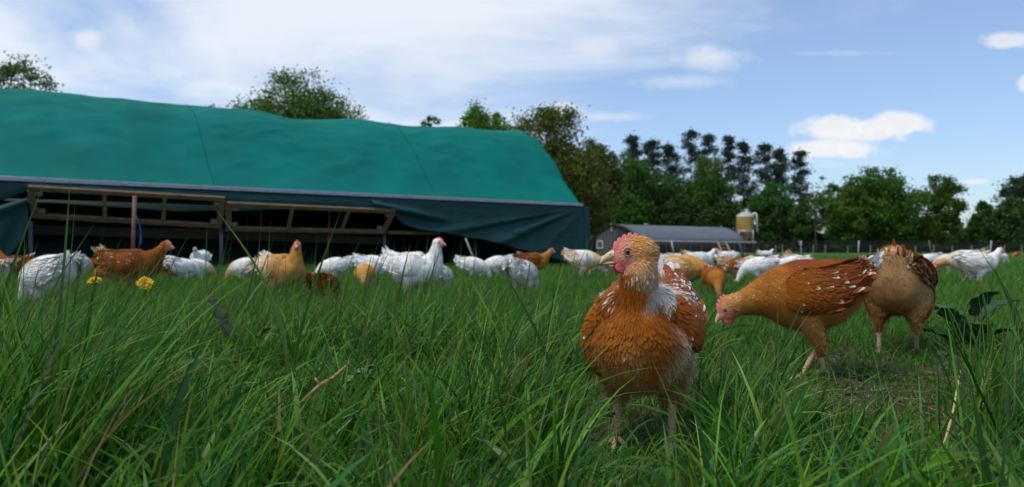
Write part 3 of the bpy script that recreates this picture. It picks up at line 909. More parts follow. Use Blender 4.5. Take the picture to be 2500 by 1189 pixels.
def build_trees():
    GA, GB, GP = 'trees behind the hen house', 'broadleaf trees at the field edge', 'pine trees of the wood'
    tree('willow_tree', 'feathery grey-green tree above the left end of the hen house roof', 60, 136, 52, 290, .2, (.045, .075, .025), (.075, .11, .04), 8, 150, 70, .20, 11, group=GA, sparse=.4)
    tree('young_tree', 'small leaf tips peeping over the green roof left of the domed tree', 528, 236, 60, 90, .3, (.06, .09, .03), (.09, .13, .045), 4, 45, 45, .20, 12, group=GA)
    tree('field_maple', 'round domed green tree standing alone above the middle of the tarpaulin roof', 724, 172, 62, 320, .2, (.045, .085, .018), (.085, .135, .03), 9, 210, 80, .20, 13, group=GA, sparse=.3)
    tree('birch_tree', 'thin grey-leaved tree top just left of the bright green trees behind the roof', 1055, 274, 75, 90, .3, (.06, .085, .04), (.085, .11, .055), 4, 45, 45, .22, 14, group=GA, sparse=.5)
    tree('ash_tree', 'bright green leafy tree rising over the right part of the green roof', 1168, 240, 78, 150, .2, (.05, .11, .014), (.085, .16, .025), 7, 120, 80, .26, 15, group=GA)
    tree('ash_tree', 'lower bright green tree squeezed between the leafy tree and the bronze oak', 1225, 268, 80, 110, .2, (.045, .10, .014), (.08, .15, .025), 6, 90, 70, .26, 16, group=GA)
    tree('oak_tree', 'large bronze-leaved oak beside the right end of the hen house', 1350, 260, 72, 270, .12, (.060, .064, .013), (.088, .086, .019), 10, 270, 90, .24, 17, group=GB)
    tree('oak_tree', 'olive-brown oak half behind the bronze oak, sloping down towards the pines', 1452, 335, 78, 140, .1, (.06, .065, .014), (.095, .095, .022), 7, 140, 80, .25, 18, group=GB)
    # pines
    pines = [('leftmost spiky pine standing above the green broadleaf trees', 1545, 328, 96, 70, .45),
             ('flat-topped dark pine right of the leftmost pine', 1590, 340, 98, 95, .42),
             ('broad pine crown in the gap left of the tallest pine', 1640, 352, 96, 90, .42),
             ('tallest pine of the wood with a wide ragged top', 1690, 315, 95, 115, .45),
             ('thin pine tip close behind the right shoulder of the tallest pine', 1737, 326, 99, 70, .5),
             ('pointed pine above the drooping birch', 1778, 330, 97, 85, .5),
             ('slender pine with bare leaning trunk showing sky behind, left of the silo', 1818, 345, 95, 70, .5),
             ('bushy pine directly above the silo', 1866, 350, 96, 80, .5),
             ('open-crowned pine second from the right end of the row', 1908, 362, 95, 75, .5),
             ('lone pine at the right end of the row, set apart by a strip of sky', 1956, 368, 93, 70, .58)]
    for i, (lb, px, top, Y, wd, cf) in enumerate(pines): pine(lb, px, top, Y + 12, wd * 1.1, cf + .14, 30 + i, GP)
    tree('maple_tree', 'mid green tree right of the bronze oak with a broad rounded side', 1535, 368, 100, 150, .12, (.030, .070, .012), (.055, .115, .02), 8, 170, 80, .27, 50, group=GB)
    tree('birch_tree', 'light green birch with drooping curtains of leaves below the tall pines', 1742, 352, 101, 120, .2, (.045, .085, .018), (.07, .12, .03), 7, 130, 80, .24, 51, bark='birch_bark', group=GB, droop=1.3)
    tree('maple_tree', 'shaded green tree under the flat-topped pines above the barn roof', 1645, 425, 102, 150, .08, (.026, .065, .012), (.05, .10, .02), 8, 150, 80, .27, 52, group=GB)
    tree('maple_tree', 'yellowish green understorey tree left of the silo behind the barn', 1720, 440, 103, 130, .08, (.032, .075, .012), (.06, .115, .02), 7, 130, 70, .27, 53, group=GB)
    tree('hazel_tree', 'dense low green tree directly behind and right of the silo', 1893, 445, 102, 135, .05, (.022, .07, .014), (.045, .105, .022), 8, 180, 80, .27, 54, group=GB)
    tree('alder_tree', 'sparse pale tree with thin stems left of the big round tree', 2018, 425, 94, 105, .1, (.05, .085, .03), (.08, .12, .04), 6, 70, 50, .24, 55, group=GB, sparse=.7, trunks=3)
    tree('hazel_tree', 'low dark green tree filling the gap under the lone pine', 1965, 492, 98, 95, .05, (.028, .06, .014), (.045, .085, .02), 6, 90, 70, .26, 62, group=GB)
    tree('lime_tree', 'big broad round-topped tree, largest crown on the right side', 2140, 408, 92, 205, .08, (.03, .072, .012), (.06, .11, .018), 10, 260, 90, .27, 56, group=GB)
    tree('lime_tree', 'yellow-green tree leaning into the left flank of the big round-topped tree', 2075, 425, 90, 110, .08, (.045, .08, .012), (.075, .115, .018), 7, 110, 70, .26, 57, group=GB)
    tree('oak_tree', 'open upright oak with sky through its crown, right of the big round tree', 2298, 428, 92, 138, .12, (.042, .072, .014), (.07, .105, .02), 8, 125, 75, .25, 58, group=GB, sparse=.4)
    tree('thorn_tree', 'small dark tree in the dip between the open oak and the right edge', 2400, 490, 94, 78, .05, (.024, .062, .014), (.042, .085, .02), 6, 90, 70, .26, 59, group=GB)
    tree('thorn_tree', 'dark green tree at the right edge below the spreading conifer', 2462, 485, 90, 120, .05, (.026, .058, .018), (.045, .085, .026), 7, 120, 75, .27, 60, group=GB)
    tree('cedar_tree', 'blackish conifer with flat spreading branches at the right edge', 2510, 420, 96, 140, .35, (.016, .032, .02), (.028, .05, .03), 7, 90, 80, .26, 61, bark='pine_bark', group=GB)
    # undergrowth and wood depth: a mass
    r = np.random.default_rng(77)
    n = 90000
    px = r.uniform(1380, 2620, n); Y = r.uniform(97, 112, n)
    topz = 3.1 + 1.1 * np.sin(px * .021) + .8 * np.sin(px * .053 + 1) + .5 * np.sin(px * .13)
    topz = topz + 4.2 * ss(1400, 1500, px) * ss(1830, 1770, px) + 1.6 * ss(1860, 1900, px) * ss(1990, 1940, px) + 1.2 * ss(2000, 2060, px)
    z = GT + topz * r.uniform(0, 1, n) ** .8
    Pc = np.stack([(px - CX) / F * Y, Y, z], 1)
    nzu = np.array([noise.noise(Vector((q[0] * .55, q[1] * .3, q[2] * .6))) for q in Pc])
    k = nzu > -.12 - .5 * (z < 2.6)
    Pc = Pc[k]; n = len(Pc)
    V, Fc = leaf_cards(Pc, .50, 78)
    f = r.uniform(0, 1, n)[:, None]
    cc = np.repeat(np.array([.028, .06, .014]) * (1 - f) + np.array([.055, .10, .024]) * f, 4, 0)
    o = obj('undergrowth', mesh_np('undergrowth', V, Fc, cc, smooth=False), M['leaf'])
    prop(o, 'dark tangled undergrowth along the foot of the wood', kind='stuff')
    # extra stems in the wood
    mb = MB()
    for k in range(70):
        x = r.uniform(1480, 2480); Yq = r.uniform(98, 110)
        h = r.uniform(2.5, 4.5); b = Vector((PX(x, Yq), Yq, GT)); ln = Vector((r.uniform(-.6, .6), 0, h))
        mb.tube([b, b + ln * .5 + Vector((r.uniform(-.15, .15), 0, 0)), b + ln], [.11, .09, .04], 5)
    prop(mb.build('thicket_stems', M['bark']), 'thin dark stems standing close together inside the wood', kind='stuff')


build_trees()


# ------------------------------------------------------------------ fences
def build_fences():
    # far wire fence along the wood
    Y = 78.0
    pxs = [1893, 1910, 1985, 2015, 2070, 2125, 2180, 2235, 2280, 2325, 2372, 2412, 2452, 2495, 2540]
    root = empty('wire_fence', (PX(2190, Y), Y, GT), 0, 'low wire fence on grey posts along the foot of the wood', 'fence')
    o0 = Vector(root.location)
    for i, px in enumerate(pxs):
        x = PX(px, Y); r = random.Random(i)
        MB().bar(Vector((x, Y, GT - .05)) - o0, Vector((x + r.uniform(-.05, .05), Y, GT + r.uniform(.7, .85))) - o0, .085, .085, (0, 1, 0)).build('post', M['fence_post'], root, smooth=False)
    for z in (.3, .55, .8):
        MB().bar(Vector((PX(1860, Y), Y - .06, GT + z)) - o0, Vector((PX(2560, Y), Y - .06, GT + z)) - o0, .012, .018).build('wire', M['net'], root, smooth=False)
    # nearer netting fence with taller leaning stakes
    Y = 52.0
    root = empty('netting_fence', (PX(2040, Y), Y, GT), 0, 'tall thin-wired netting fence on pale leaning stakes across the far pasture', 'fence')
    o0 = Vector(root.location)
    st = [(1639, 1646), (1804, 1812), (1956, 1955), (1950, 1962), (2097, 2095), (2268, 2275), (2420, 2418), (2520, 2522)]
    for i, (a, b) in enumerate(st):
        q0 = Vector((PX(b, Y), Y, GT - .05)) - o0; q1 = P(a, 588, Y) - o0
        MB().tube([q0, q1], .036, 7).build('stake', M['fence_post'] if i % 2 else M['white_paint'], root)
    for z in np.linspace(.12, .95, 8):
        mb = MB()
        for (a, _), (b, _) in zip(st[:-1], st[1:]):
            A = Vector((PX(a, Y), Y - .05, GT + z)) - o0; B = Vector((PX(b, Y), Y - .05, GT + z)) - o0
            pts = [A.lerp(B, t) - Vector((0, 0, .06 * 4 * t * (1 - t))) for t in np.linspace(0, 1, 7)]
            mb.tube(pts, .006, 3, cap=False)
        mb.build('wire', M['net'], root)


build_fences()

# ------------------------------------------------------------------ hens
RUST = np.array((.290, .084, .006)); DRUST = np.array((.17, .045, .010)); GOLD = np.array((.46, .205, .045)); CREAM = np.array((.66, .50, .30))
WHITE = np.array((.84, .83, .79)); BUFF = np.array((.58, .29, .075)); TAN = np.array((.50, .29, .12)); PALE = np.array((.72, .60, .42))
SKIN = np.array((.60, .20, .17))
ORANGE = np.array((.50, .19, .03))
TYPES = {
    'hero': dict(breast=RUST, back=np.array((.30, .10, .018)), rump=WHITE, belly=np.array((.56, .32, .11)), neck=GOLD * .62 + CREAM * .34, head=GOLD, wing=RUST * .95, wingtip=np.array((.20, .06, .015)), tail=WHITE,
                 fl_neck=(.60, WHITE * .92), fl_wing=(.05, WHITE), fl_breast=(.004, PALE), fl_head=(.55, PALE)),
    'rust': dict(breast=ORANGE * .80, back=DRUST * 1.5, rump=RUST, belly=np.array((.52, .27, .08)), neck=GOLD * .95, head=GOLD, wing=RUST * .85, wingtip=np.array((.17, .045, .010)), tail=WHITE * .95,
                 fl_neck=(.55, PALE), fl_wing=(.05, PALE), fl_breast=(.02, PALE), fl_head=(.45, PALE)),
    'cream': dict(breast=TAN * 1.1, back=RUST, rump=np.array((.82, .50, .22)), belly=np.array((.54, .25, .06)), neck=RUST, head=GOLD, wing=RUST * .9, wingtip=RUST * 1.1 + PALE * .12, tail=PALE * .95,
                  fl_neck=(.3, PALE), fl_wing=(.2, PALE), fl_breast=(.2, PALE), fl_head=(.2, PALE)),
    'white': dict(breast=WHITE, back=WHITE, rump=WHITE, belly=WHITE * .95, neck=WHITE, head=WHITE, wing=WHITE, wingtip=WHITE, tail=WHITE, fl_neck=(0, WHITE), fl_wing=(0, WHITE), fl_breast=(0, WHITE), fl_head=(0, WHITE)),
    'brown': dict(breast=RUST * .8, back=DRUST * 1.2, rump=RUST, belly=TAN, neck=RUST, head=RUST, wing=DRUST * 1.4, wingtip=RUST * .7, tail=PALE, fl_neck=(.25, PALE), fl_wing=(.07, PALE), fl_breast=(.02, PALE), fl_head=(.1, PALE)),
    'mottled': dict(breast=RUST * .9, back=RUST * .8, rump=PALE, belly=PALE, neck=RUST, head=RUST, wing=RUST * .7, wingtip=PALE, tail=WHITE, fl_neck=(.4, WHITE), fl_wing=(.5, WHITE), fl_breast=(.45, WHITE), fl_head=(.1, PALE)),
    'buff': dict(breast=BUFF, back=BUFF, rump=PALE, belly=PALE, neck=BUFF * 1.05, head=ORANGE, wing=BUFF * .92, wingtip=PALE, tail=WHITE, fl_neck=(.2, PALE), fl_wing=(.2, PALE), fl_breast=(.06, PALE), fl_head=(.1, PALE)),
    'pale': dict(breast=PALE, back=WHITE * .95, rump=WHITE, belly=WHITE, neck=TAN, head=TAN, wing=WHITE * .93, wingtip=PALE, tail=WHITE, fl_neck=(.3, WHITE), fl_wing=(.25, BUFF), fl_breast=(.3, BUFF), fl_head=(.1, PALE)),
}
# pose: spine (x,y,z,w,h) tail -> back of skull; neck starts at index ni; head centre, forward dir, scale
BODY = [(-.205, 0, .365, .016, .016), (-.17, 0, .340, .052, .046), (-.115, 0, .298, .090, .088), (-.03, 0, .268, .112, .112), (.05, 0, .268, .114, .114), (.112, 0, .290, .090, .097)]
POSES = {
    'alert': (BODY + [(.140, 0, .335, .056, .064), (.152, 0, .378, .038, .043), (.158, 0, .415, .031, .034), (.160, 0, .438, .024, .026)], (.170, 0, .440), (1, 0, -.10), 1.0),
    'stand': (BODY + [(.150, 0, .322, .058, .064), (.180, 0, .352, .040, .044), (.203, 0, .382, .031, .034), (.212, 0, .398, .024, .026)], (.225, 0, .402), (1, 0, -.15), 1.0),
    'peck': ([(-.20, 0, .372, .016, .016), (-.17, 0, .345, .052, .046), (-.115, 0, .305, .090, .088), (-.03, 0, .278, .112, .112), (.05, 0, .258, .112, .112), (.115, 0, .246, .088, .092),
              (.165, 0, .215, .056, .060), (.20, 0, .170, .040, .043), (.222, 0, .125, .032, .034), (.232, 0, .10, .026, .026)], (.240, 0, .088), (.55, 0, -.83), 1.0),
    'low': ([(-.21, 0, .375, .016, .016), (-.175, 0, .352, .055, .048), (-.12, 0, .315, .092, .088), (-.035, 0, .282, .114, .114), (.05, 0, .275, .112, .114), (.12, 0, .272, .086, .090),
             (.172, 0, .262, .060, .062), (.215, 0, .249, .046, .046), (.248, 0, .238, .038, .038), (.262, 0, .232, .030, .030)], (.270, 0, .228), (.80, 0, -.60), 1.36),
    'mid': (BODY + [(.148, 0, .305, .058, .064), (.182, 0, .318, .042, .044), (.208, 0, .328, .033, .035), (.218, 0, .332, .026, .027)], (.232, 0, .334), (1, 0, -.2), 1.0),
    'hero': ([(-.20, 0, .365, .016, .016), (-.165, 0, .322, .055, .050), (-.115, 0, .268, .090, .090), (-.03, 0, .243, .102, .106), (.05, 0, .236, .104, .106), (.098, 0, .244, .088, .094),
              (.110, 0, .292, .044, .052), (.117, 0, .325, .036, .038), (.120, .002, .360, .036, .037), (.119, .004, .388, .031, .031)], (.122, -.006, .398), (.27, -.96, -.06), 1.16),
}


def remesh(mb, voxel, smooth_it):
    me = mb.mesh('tmp')
    o = bpy.data.objects.new('tmp', me); C.objects.link(o)
    m1 = o.modifiers.new('r', 'REMESH'); m1.mode = 'VOXEL'; m1.voxel_size = voxel; m1.use_smooth_shade = True
    m2 = o.modifiers.new('s', 'SMOOTH'); m2.factor = .5; m2.iterations = smooth_it
    dg = bpy.context.evaluated_depsgraph_get()
    ev = o.evaluated_get(dg)
    out = bpy.data.meshes.new_from_object(ev, depsgraph=dg)
    bpy.data.objects.remove(o); bpy.data.meshes.remove(me)
    return out


def sample_surface(me, n, r):
    me.calc_loop_triangles()
    nv = len(me.vertices)
    V = np.empty(nv * 3, np.float32); me.vertices.foreach_get('co', V); V = V.reshape(-1, 3).astype(float)
    Nn = np.empty(nv * 3, np.float32); me.vertices.foreach_get('normal', Nn); Nn = Nn.reshape(-1, 3).astype(float)
    T = np.empty(len(me.loop_triangles) * 3, np.int32); me.loop_triangles.foreach_get('vertices', T); T = T.reshape(-1, 3)
    a, b, c = V[T[:, 0]], V[T[:, 1]], V[T[:, 2]]
    ar = np.linalg.norm(np.cross(b - a, c - a), axis=1); ar /= ar.sum()
    # stratified along cumulative area
    cum = np.cumsum(ar); idx = np.searchsorted(cum, (np.arange(n) + r.uniform(0, 1, n)) / n); idx = np.minimum(idx, len(T) - 1)
    u, v = r.uniform(0, 1, n), r.uniform(0, 1, n); fl = u + v > 1; u[fl] = 1 - u[fl]; v[fl] = 1 - v[fl]
    p = a[idx] + (b - a)[idx] * u[:, None] + (c - a)[idx] * v[:, None]
    nn = Nn[T[idx, 0]] * (1 - u - v)[:, None] + Nn[T[idx, 1]] * u[:, None] + Nn[T[idx, 2]] * v[:, None]
    nn /= np.linalg.norm(nn, axis=1)[:, None] + 1e-9
    return p, nn, V, Nn


def cards(p, n, d, L, W, lift, cb, ct, curv=7.0, r=None, fine=True):
    """feather cards. all (N,...) arrays"""
    N_ = len(p)
    d = d - n * (d * n).sum(1)[:, None]; d /= np.linalg.norm(d, axis=1)[:, None] + 1e-9
    s = np.cross(n, d)
    if fine: rows = [(0, .42), (.35, .95), (.70, .80), (.90, .42), (1.0, .06)]
    else: rows = [(0, .5), (.5, 1.0), (1.0, .30)]
    V = np.empty((N_, len(rows), 3, 3)); Cc = np.empty((N_, len(rows), 3, 3))
    for i, (t, wf) in enumerate(rows):
        tl = (t * L)[:, None]
        hgt = (lift * t * L)[:, None] - curv * tl * tl * .5 - .0012
        for j, c in enumerate((-1, 0, 1)):
            V[:, i, j] = p + d * tl + s * (c * wf * W)[:, None] + n * (hgt - (abs(c) * .16 * W * wf)[:, None])
            f = float(ss(.45, .9, t))
            Cc[:, i, j] = cb * (1 - f) + ct * f
    nr = len(rows)
    base = np.arange(N_)[:, None] * (nr * 3)
    q = []
    for i in range(nr - 1):
        for j in range(2):
            a = i * 3 + j
            q.append(np.concatenate([base + a, base + a + 3, base + a + 4, base + a + 1], 1))
    Fc = np.stack(q, 1).reshape(-1, 4)
    return V.reshape(-1, 3), Fc, Cc.reshape(-1, 3), np.repeat(n, nr * 3, 0)


def soft_normals(me, nrm, tilt, seed, per):
    """barbs catch the light like the body under them, each feather a little off"""
    r = np.random.default_rng(seed)
    nn = nrm + np.repeat(r.normal(size=(len(nrm) // per + 1, 3)) * tilt, per, 0)[:len(nrm)]
    nn /= np.linalg.norm(nn, axis=1)[:, None] + 1e-9
    me.normals_split_custom_set_from_vertices([tuple(q) for q in nn])


def vnoise(p, sc):
    return np.array([noise.noise(Vector(q) * sc) for q in p])


PROTO = {}


def hen_parts(pose, typ, detail, seed=0, legs=None, headturn=0.0):
    """build the meshes of one hen in local space (x forward, z up); returns list of (name, mesh, parent_name, kind)"""
    key = (pose, typ, detail, seed, headturn)
    if key in PROTO: return PROTO[key]
    r = np.random.default_rng(100 + seed)
    T = TYPES[typ]
    spine, hc, hf, hs = POSES[pose]
    hf = Vector(hf).normalized()
    if headturn: hf = Matrix.Rotation(headturn, 3, 'Z') @ hf
    hl = Vector((0, 0, 1)).cross(hf).normalized(); hu = hf.cross(hl).normalized()
    HR = Matrix((hf, hl, hu)).transposed()       # head local -> hen local
    hc = Vector(hc)
    def H(x, y, z): return hc + HR @ (Vector((x, y, z)) * hs)
    fine = detail >= 2
    sp = catmull(spine, 60)
    mb = MB()
    Vv, Ff, _ = loft_rings(sp, 28)
    mb.add(Vv, Ff)
    # skull, cheeks, muzzle
    mb.ellipsoid(H(-.004, 0, .002), (.037 * hs, .0255 * hs, .030 * hs), HR)
    mb.ellipsoid(H(.012, 0, -.006), (.027 * hs, .0215 * hs, .021 * hs), HR)
    mb.ellipsoid(H(.028, 0, -.005), (.015 * hs, .012 * hs, .014 * hs), HR)
    if pose == 'hero':
        for sg in (1, -1):
            mb.ellipsoid((.035, sg * .060, .250), (.074, .044, .078))
            mb.ellipsoid((.078, sg * .036, .285), (.046, .040, .050))
    # thighs
    if legs is None: legs = [(0.0, .066, .03, .062), (-.01, -.066, .0, -.062)]
    for (hx, hy, fx, fy) in legs:
        sgn = 1 if hy > 0 else -1
        tk = 1.25 if typ == 'cream' else .9 if pose == 'low' else 1.0
        mb.loft([(hx + .01, hy * .7, .25, .05 * tk, .06 * tk), (hx + .012, hy * .9, .205, .043 * tk, .055 * tk), (hx - .0, hy * .97, .16, .030 * tk, .038 * tk), (hx - .012, hy * .98, .128, .018 * (1.2 if pose == 'hero' else 1), .021 * (1.2 if pose == 'hero' else 1)), (hx - .016, hy * .98, .108, .0115 * (1.35 if pose == 'hero' else 1), .012 * (1.35 if pose == 'hero' else 1)), (hx - .012, hy * .98, .096, .010, .010)], 14, 16, S0=(1, 0, 0))
    body = remesh(mb, {0: .014, 1: .010, 2: .006, 3: .0048}[detail], 5 if fine else 3)
    body.name = 'hen_body'
    N_ = {0: 300, 1: 2000, 2: 6000, 3: 9500}[detail]
    p, n, V, Nn = sample_surface(body, N_, r)
    T_ = np.gradient(sp[:, :3], axis=0); T_ /= np.linalg.norm(T_, axis=1)[:, None]
    hcv = np.array(hc)
    HRn = np.array(HR)
    nk0 = int(60 * 5.0 / 9)

    def field(p):
        D = ((p[:, None, :] - sp[None, :, :3]) ** 2).sum(2)
        k = D.argmin(1)
        hl_ = (p - hcv) @ HRn / hs          # head local coords
        hd = np.linalg.norm(hl_ / np.array([.046, .032, .036]), axis=1)
        head = 1 - ss(.85, 1.25, hd)
        neck = ss(nk0 + 6, nk0 + 12, k)
        d = -T_[k]
        dh = -np.array(hf)[None, :].repeat(len(p), 0) + np.array([0, 0, -.4])
        d = d * (1 - head[:, None]) + dh * head[:, None]
        notneck = (1 - neck) * (1 - head)
        low = ss(.24, .13, p[:, 2]) * notneck
        d = d + np.array([-.1, 0, -1.1])[None] * low[:, None]
        chest = ss(.05, .13, p[:, 0]) * notneck
        d = d + np.array([0, 0, -.9])[None] * chest[:, None]
        return k, hl_, head, neck, d, low, notneck

    def colour(p, k, hl_, head, neck, low, notneck):
        nz = vnoise(p, 14); nz2 = vnoise(p, 38)
        c = np.repeat(T['breast'][None], len(p), 0)
        def bl(c, col, wgt): return c * (1 - wgt[:, None]) + np.asarray(col)[None] * wgt[:, None]
        c = bl(c, T['back'], ss(.27, .34, p[:, 2] + nz * .02) * notneck * ss(.12, .05, p[:, 0]))
        c = bl(c, T['rump'], ss(-.11, -.16, p[:, 0] + nz * .02) * notneck)
        c = bl(c, T['belly'], ss(.245, .16, p[:, 2] + nz * .05 + (.02 if typ == 'cream' else -.25 * np.maximum(0, -p[:, 0] - .02))) * notneck)
        if typ == 'hero':
            c = bl(c, PALE, ss(.060, .105, p[:, 1] + nz * .03) * ss(.30, .24, p[:, 2]) * notneck * .9)
        c = bl(c, T['neck'], neck * ss(-.014, .016, p[:, 1] + (p[:, 2] - .345) * .75 + nz * .010) if typ == 'hero' else neck)
        if typ == 'hero': c = bl(c, WHITE * .9, neck * ss(.012, .034, p[:, 1] - (p[:, 2] - .33) * .35 + nz * .02) * ss(.385, .35, p[:, 2]) * .7)
        c = bl(c, T['head'], head)
        return c * (1 + .28 * nz2 + .18 * nz)[:, None]
    # body colours
    kb = field(V); cb = colour(V, kb[0], kb[1], kb[2], kb[3], kb[5], kb[6])
    hl_ = kb[1]
    face = ss(-.002, .014, hl_[:, 0] + .012 * vnoise(V, 90)) * kb[2] * ss(.026, .018, hl_[:, 2])
    fcol = SKIN * (1 + .0) if typ != 'white' else np.array((.66, .30, .27))
    nzf = vnoise(V, 260)
    fm = face * (0.80 + .35 * nzf)
    fm = np.clip(fm, 0, 1)[:, None]
    cb = np.clip(cb * (1 - fm) + fcol * fm, 0.002, .95)
    set_col(body, cb)
    parts = [('body', body, 'feather_base', None, None)]
    # plumage
    k, hl_, head, neck, d, low, notneck = field(p)
    cc = colour(p, k, hl_, head, neck, low, notneck)
    facep = (hl_[:, 0] > .002 + .007 * r.normal(size=len(p))) & (head > .3) & (hl_[:, 2] < .024)
    beard = facep & (hl_[:, 0] < .024) & ((hl_[:, 2] < -.004) | (hl_[:, 2] > .014))
    keep = ~facep | (beard & (r.uniform(0, 1, len(p)) < .5))
    big = 1.0 if fine else (1.25 if detail == 1 else 1.8)
    L = .025 + .003 * low + .006 * notneck * ss(.1, -.15, p[:, 0])
    L = L * (1 - head) + .0095 * head
    L = L * (1 - .22 * neck * (1 - head))
    W = L * (.30 * (1 - neck) + .16 * neck)
    W = np.where(head > .5, L * .22, W)
    L = L * r.uniform(.75, 1.3, len(p)) * big; W = W * r.uniform(.8, 1.2, len(p)) * big
    lift = (.6 if typ == 'cream' else 1) * .050 + .05 * low + .05 * neck + np.abs(r.normal(size=len(p))) * .026
    if detail < 3: lift = lift * (.35 if typ == 'white' else .6)
    d = d + r.normal(size=d.shape) * (.16 + .2 * low)[:, None]
    curv = np.where(neck > .5, 9, 6.5) * (1 - .6 * low)
    curv = np.where(head > .5, 14, curv)
    tip = cc * r.uniform(.97, 1.06, len(p))[:, None]
    u = r.uniform(0, 1, len(p))
    for reg, wgt in (('fl_neck', neck * (1 - head)), ('fl_breast', notneck), ('fl_head', head)):
        pr, fc = T[reg]
        if pr > 0:
            sel = (u < pr * (1.0 if reg != 'fl_breast' else .9)) & (wgt > .5)
            tip[sel] = fc * r.uniform(.7, 1.05, sel.sum())[:, None]
            if reg == 'fl_breast' and typ in ('mottled', 'pale'): cc[sel] = fc * .95
    cc = cc * r.uniform(.94, 1.06, len(p))[:, None]
    cc = np.clip(cc, .002, .92); tip = np.clip(tip, .002, .92)
    pv, pf, pc, pn = cards(p[keep], n[keep], d[keep], L[keep], W[keep], lift[keep], cc[keep], tip[keep], curv[keep][:, None], fine=fine)
    per = 15 if fine else 9
    NF = {0: 0, 1: 1200, 2: 6000, 3: 9000}[detail]
    if NF:      # loose down and barbs over the feathers
        p2, n2, _, _ = sample_surface(body, NF, r)
        k2, h2, head2, neck2, d2, low2, nn2 = field(p2)
        c2 = colour(p2, k2, h2, head2, neck2, low2, nn2)
        f2 = (h2[:, 0] > .004) & (head2 > .3) & (h2[:, 2] < .024)
        kk = ~f2 | (r.uniform(0, 1, NF) < .75)
        c2[f2] = np.array((.62, .42, .26))
        fsel = (head2 > .5) & ~f2 & (r.uniform(0, 1, NF) < T['fl_head'][0]); c2[fsel] = T['fl_head'][1]
        L2 = (.012 + .010 * low2 + .004 * neck2) * r.uniform(.6, 1.4, NF) * (1.0 if fine else 1.5)
        L2 = L2 * (1 - head2) + .006 * head2
        fl2 = ss(-.05, -.13, p2[:, 0]) * nn2 * (1.0 if typ == 'cream' else .35)
        L2 = L2 * (1 + 1.1 * fl2)
        W2 = np.full(NF, .0007 if fine else .0016) + .0005 * low2
        d2 = d2 + r.normal(size=d2.shape) * .30
        c2 = np.clip(c2 * r.uniform(.85, 1.25, NF)[:, None], .002, .92)
        pv2, pf2, pc2, pn2 = cards(p2[kk] + n2[kk] * .0022, n2[kk], d2[kk], L2[kk], W2[kk], (.22 + .25 * low2 + .30 * fl2 + np.abs(r.normal(size=NF)) * .12)[kk], c2[kk], c2[kk], np.full((kk.sum(), 1), 6.0), fine=False)
        pf = np.concatenate([pf, pf2 + len(pv)]); pv = np.concatenate([pv, pv2]); pc = np.concatenate([pc, pc2]); pn = np.concatenate([pn, pn2])
    pm_ = mesh_np('hen_plumage', pv, pf, pc)
    soft_normals(pm_, pn, .04, seed, per)
    parts.append(('plumage', pm_, 'feather', None, 'stuff'))
    # wings
    lowp = -.010 if pose in ('peck', 'low') else 0.0
    wdz = {'hero': -.028, 'peck': -.008}.get(pose, 0)
    tz = .03 if pose in ('peck', 'low') else 0
    for sg in (1, -1):
        wc = [(.112, .070, .302 + lowp, .012, .02), (.085, .096, .298 + lowp, .024, .050), (.03, .112, .294, .024, .068), (-.04, .110, .300 + tz * .3, .021, .066), (-.11, .090, .318 + tz * .7, .015, .047), (-.155, .064, .336 + tz, .008, .026), (-.182, .048, .346 + tz, .004, .010)]
        if pose == 'hero':
            wc = [(.100, .060, .276, .008, .030), (.088, .085, .272, .020, .056), (.045, .104, .264, .024, .078), (-.03, .106, .276, .022, .076), (-.10, .090, .306, .016, .050), (-.155, .064, .336, .008, .026), (-.182, .048, .346, .004, .010)]
        if pose == 'hero' and sg > 0: wc = [(a, b, c_ + .030, w_, h_ * .74) for a, b, c_, w_, h_ in wc]
        if pose == 'low' and fine: wc = [(a * (.80 if a < 0 else 1), b, c_, w_, h_) for a, b, c_, w_, h_ in wc]
        if typ == 'cream': wc = [(a + .035, b, c_, w_, h_ * .72) for a, b, c_, w_, h_ in wc]
        wc = [(a, b * sg * (.97 if pose == 'hero' else 1), c_ + wdz, w_, h_) for a, b, c_, w_, h_ in wc]
        mw = MB().loft(wc, 26, 20)
        kb_ = nk0 + 4
        order = np.argsort(sp[:kb_, 0])
        bxs, bzs, bws, bhs = sp[:kb_, 0][order], sp[:kb_, 2][order], sp[:kb_, 3][order], sp[:kb_, 4][order]

        def wrap(q, extra):
            """lay points on the body's flank, extra metres proud of it"""
            zc = np.interp(q[:, 0], bxs, bzs); bw = np.interp(q[:, 0], bxs, bws); bh = np.interp(q[:, 0], bxs, bhs)
            sn = np.clip((q[:, 2] - zc) / bh, -.95, .86); cs = np.sqrt(1 - sn * sn)
            ny, nz_ = cs / bw, sn / bh; ln = np.hypot(ny, nz_) + 1e-9
            o = q.copy(); o[:, 1] = sg * (bw * cs + ny / ln * extra); o[:, 2] = zc + bh * sn + nz_ / ln * extra
            back = ss(-.13, -.19, q[:, 0])[:, None]
            return o * (1 - back) + q * back
        wv_ = np.array(mw.v); ycs = np.interp(-wv_[:, 0], [-a_[0] for a_ in wc], [abs(a_[1]) for a_ in wc])
        fr_ = ss(.105, .015, wv_[:, 0]) if pose != 'hero' else ss(.112, .085, wv_[:, 0])
        wv_ = wrap(wv_, ((np.abs(wv_[:, 1]) - ycs) * (.48 if pose == 'hero' else .62) + .002) * fr_ - .004 * (1 - fr_))
        mw.v = [tuple(q) for q in wv_]
        wme = mw.mesh('w')
        Nw = {0: 80, 1: 300, 2: 1300, 3: 2400}[detail]
        wp, wn, WV, _ = sample_surface(wme, Nw, r)
        if (wn[:, 1] * sg).mean() < 0: wn = -wn
        q = ss(.10, -.16, wp[:, 0])
        wl = ((.0145 if fine else .020) + .046 * q) * r.uniform(.8, 1.2, Nw) * (1 if fine else 1.3)
        ww = wl * (.27 - .08 * q)
        nzw = vnoise(wp, 16)
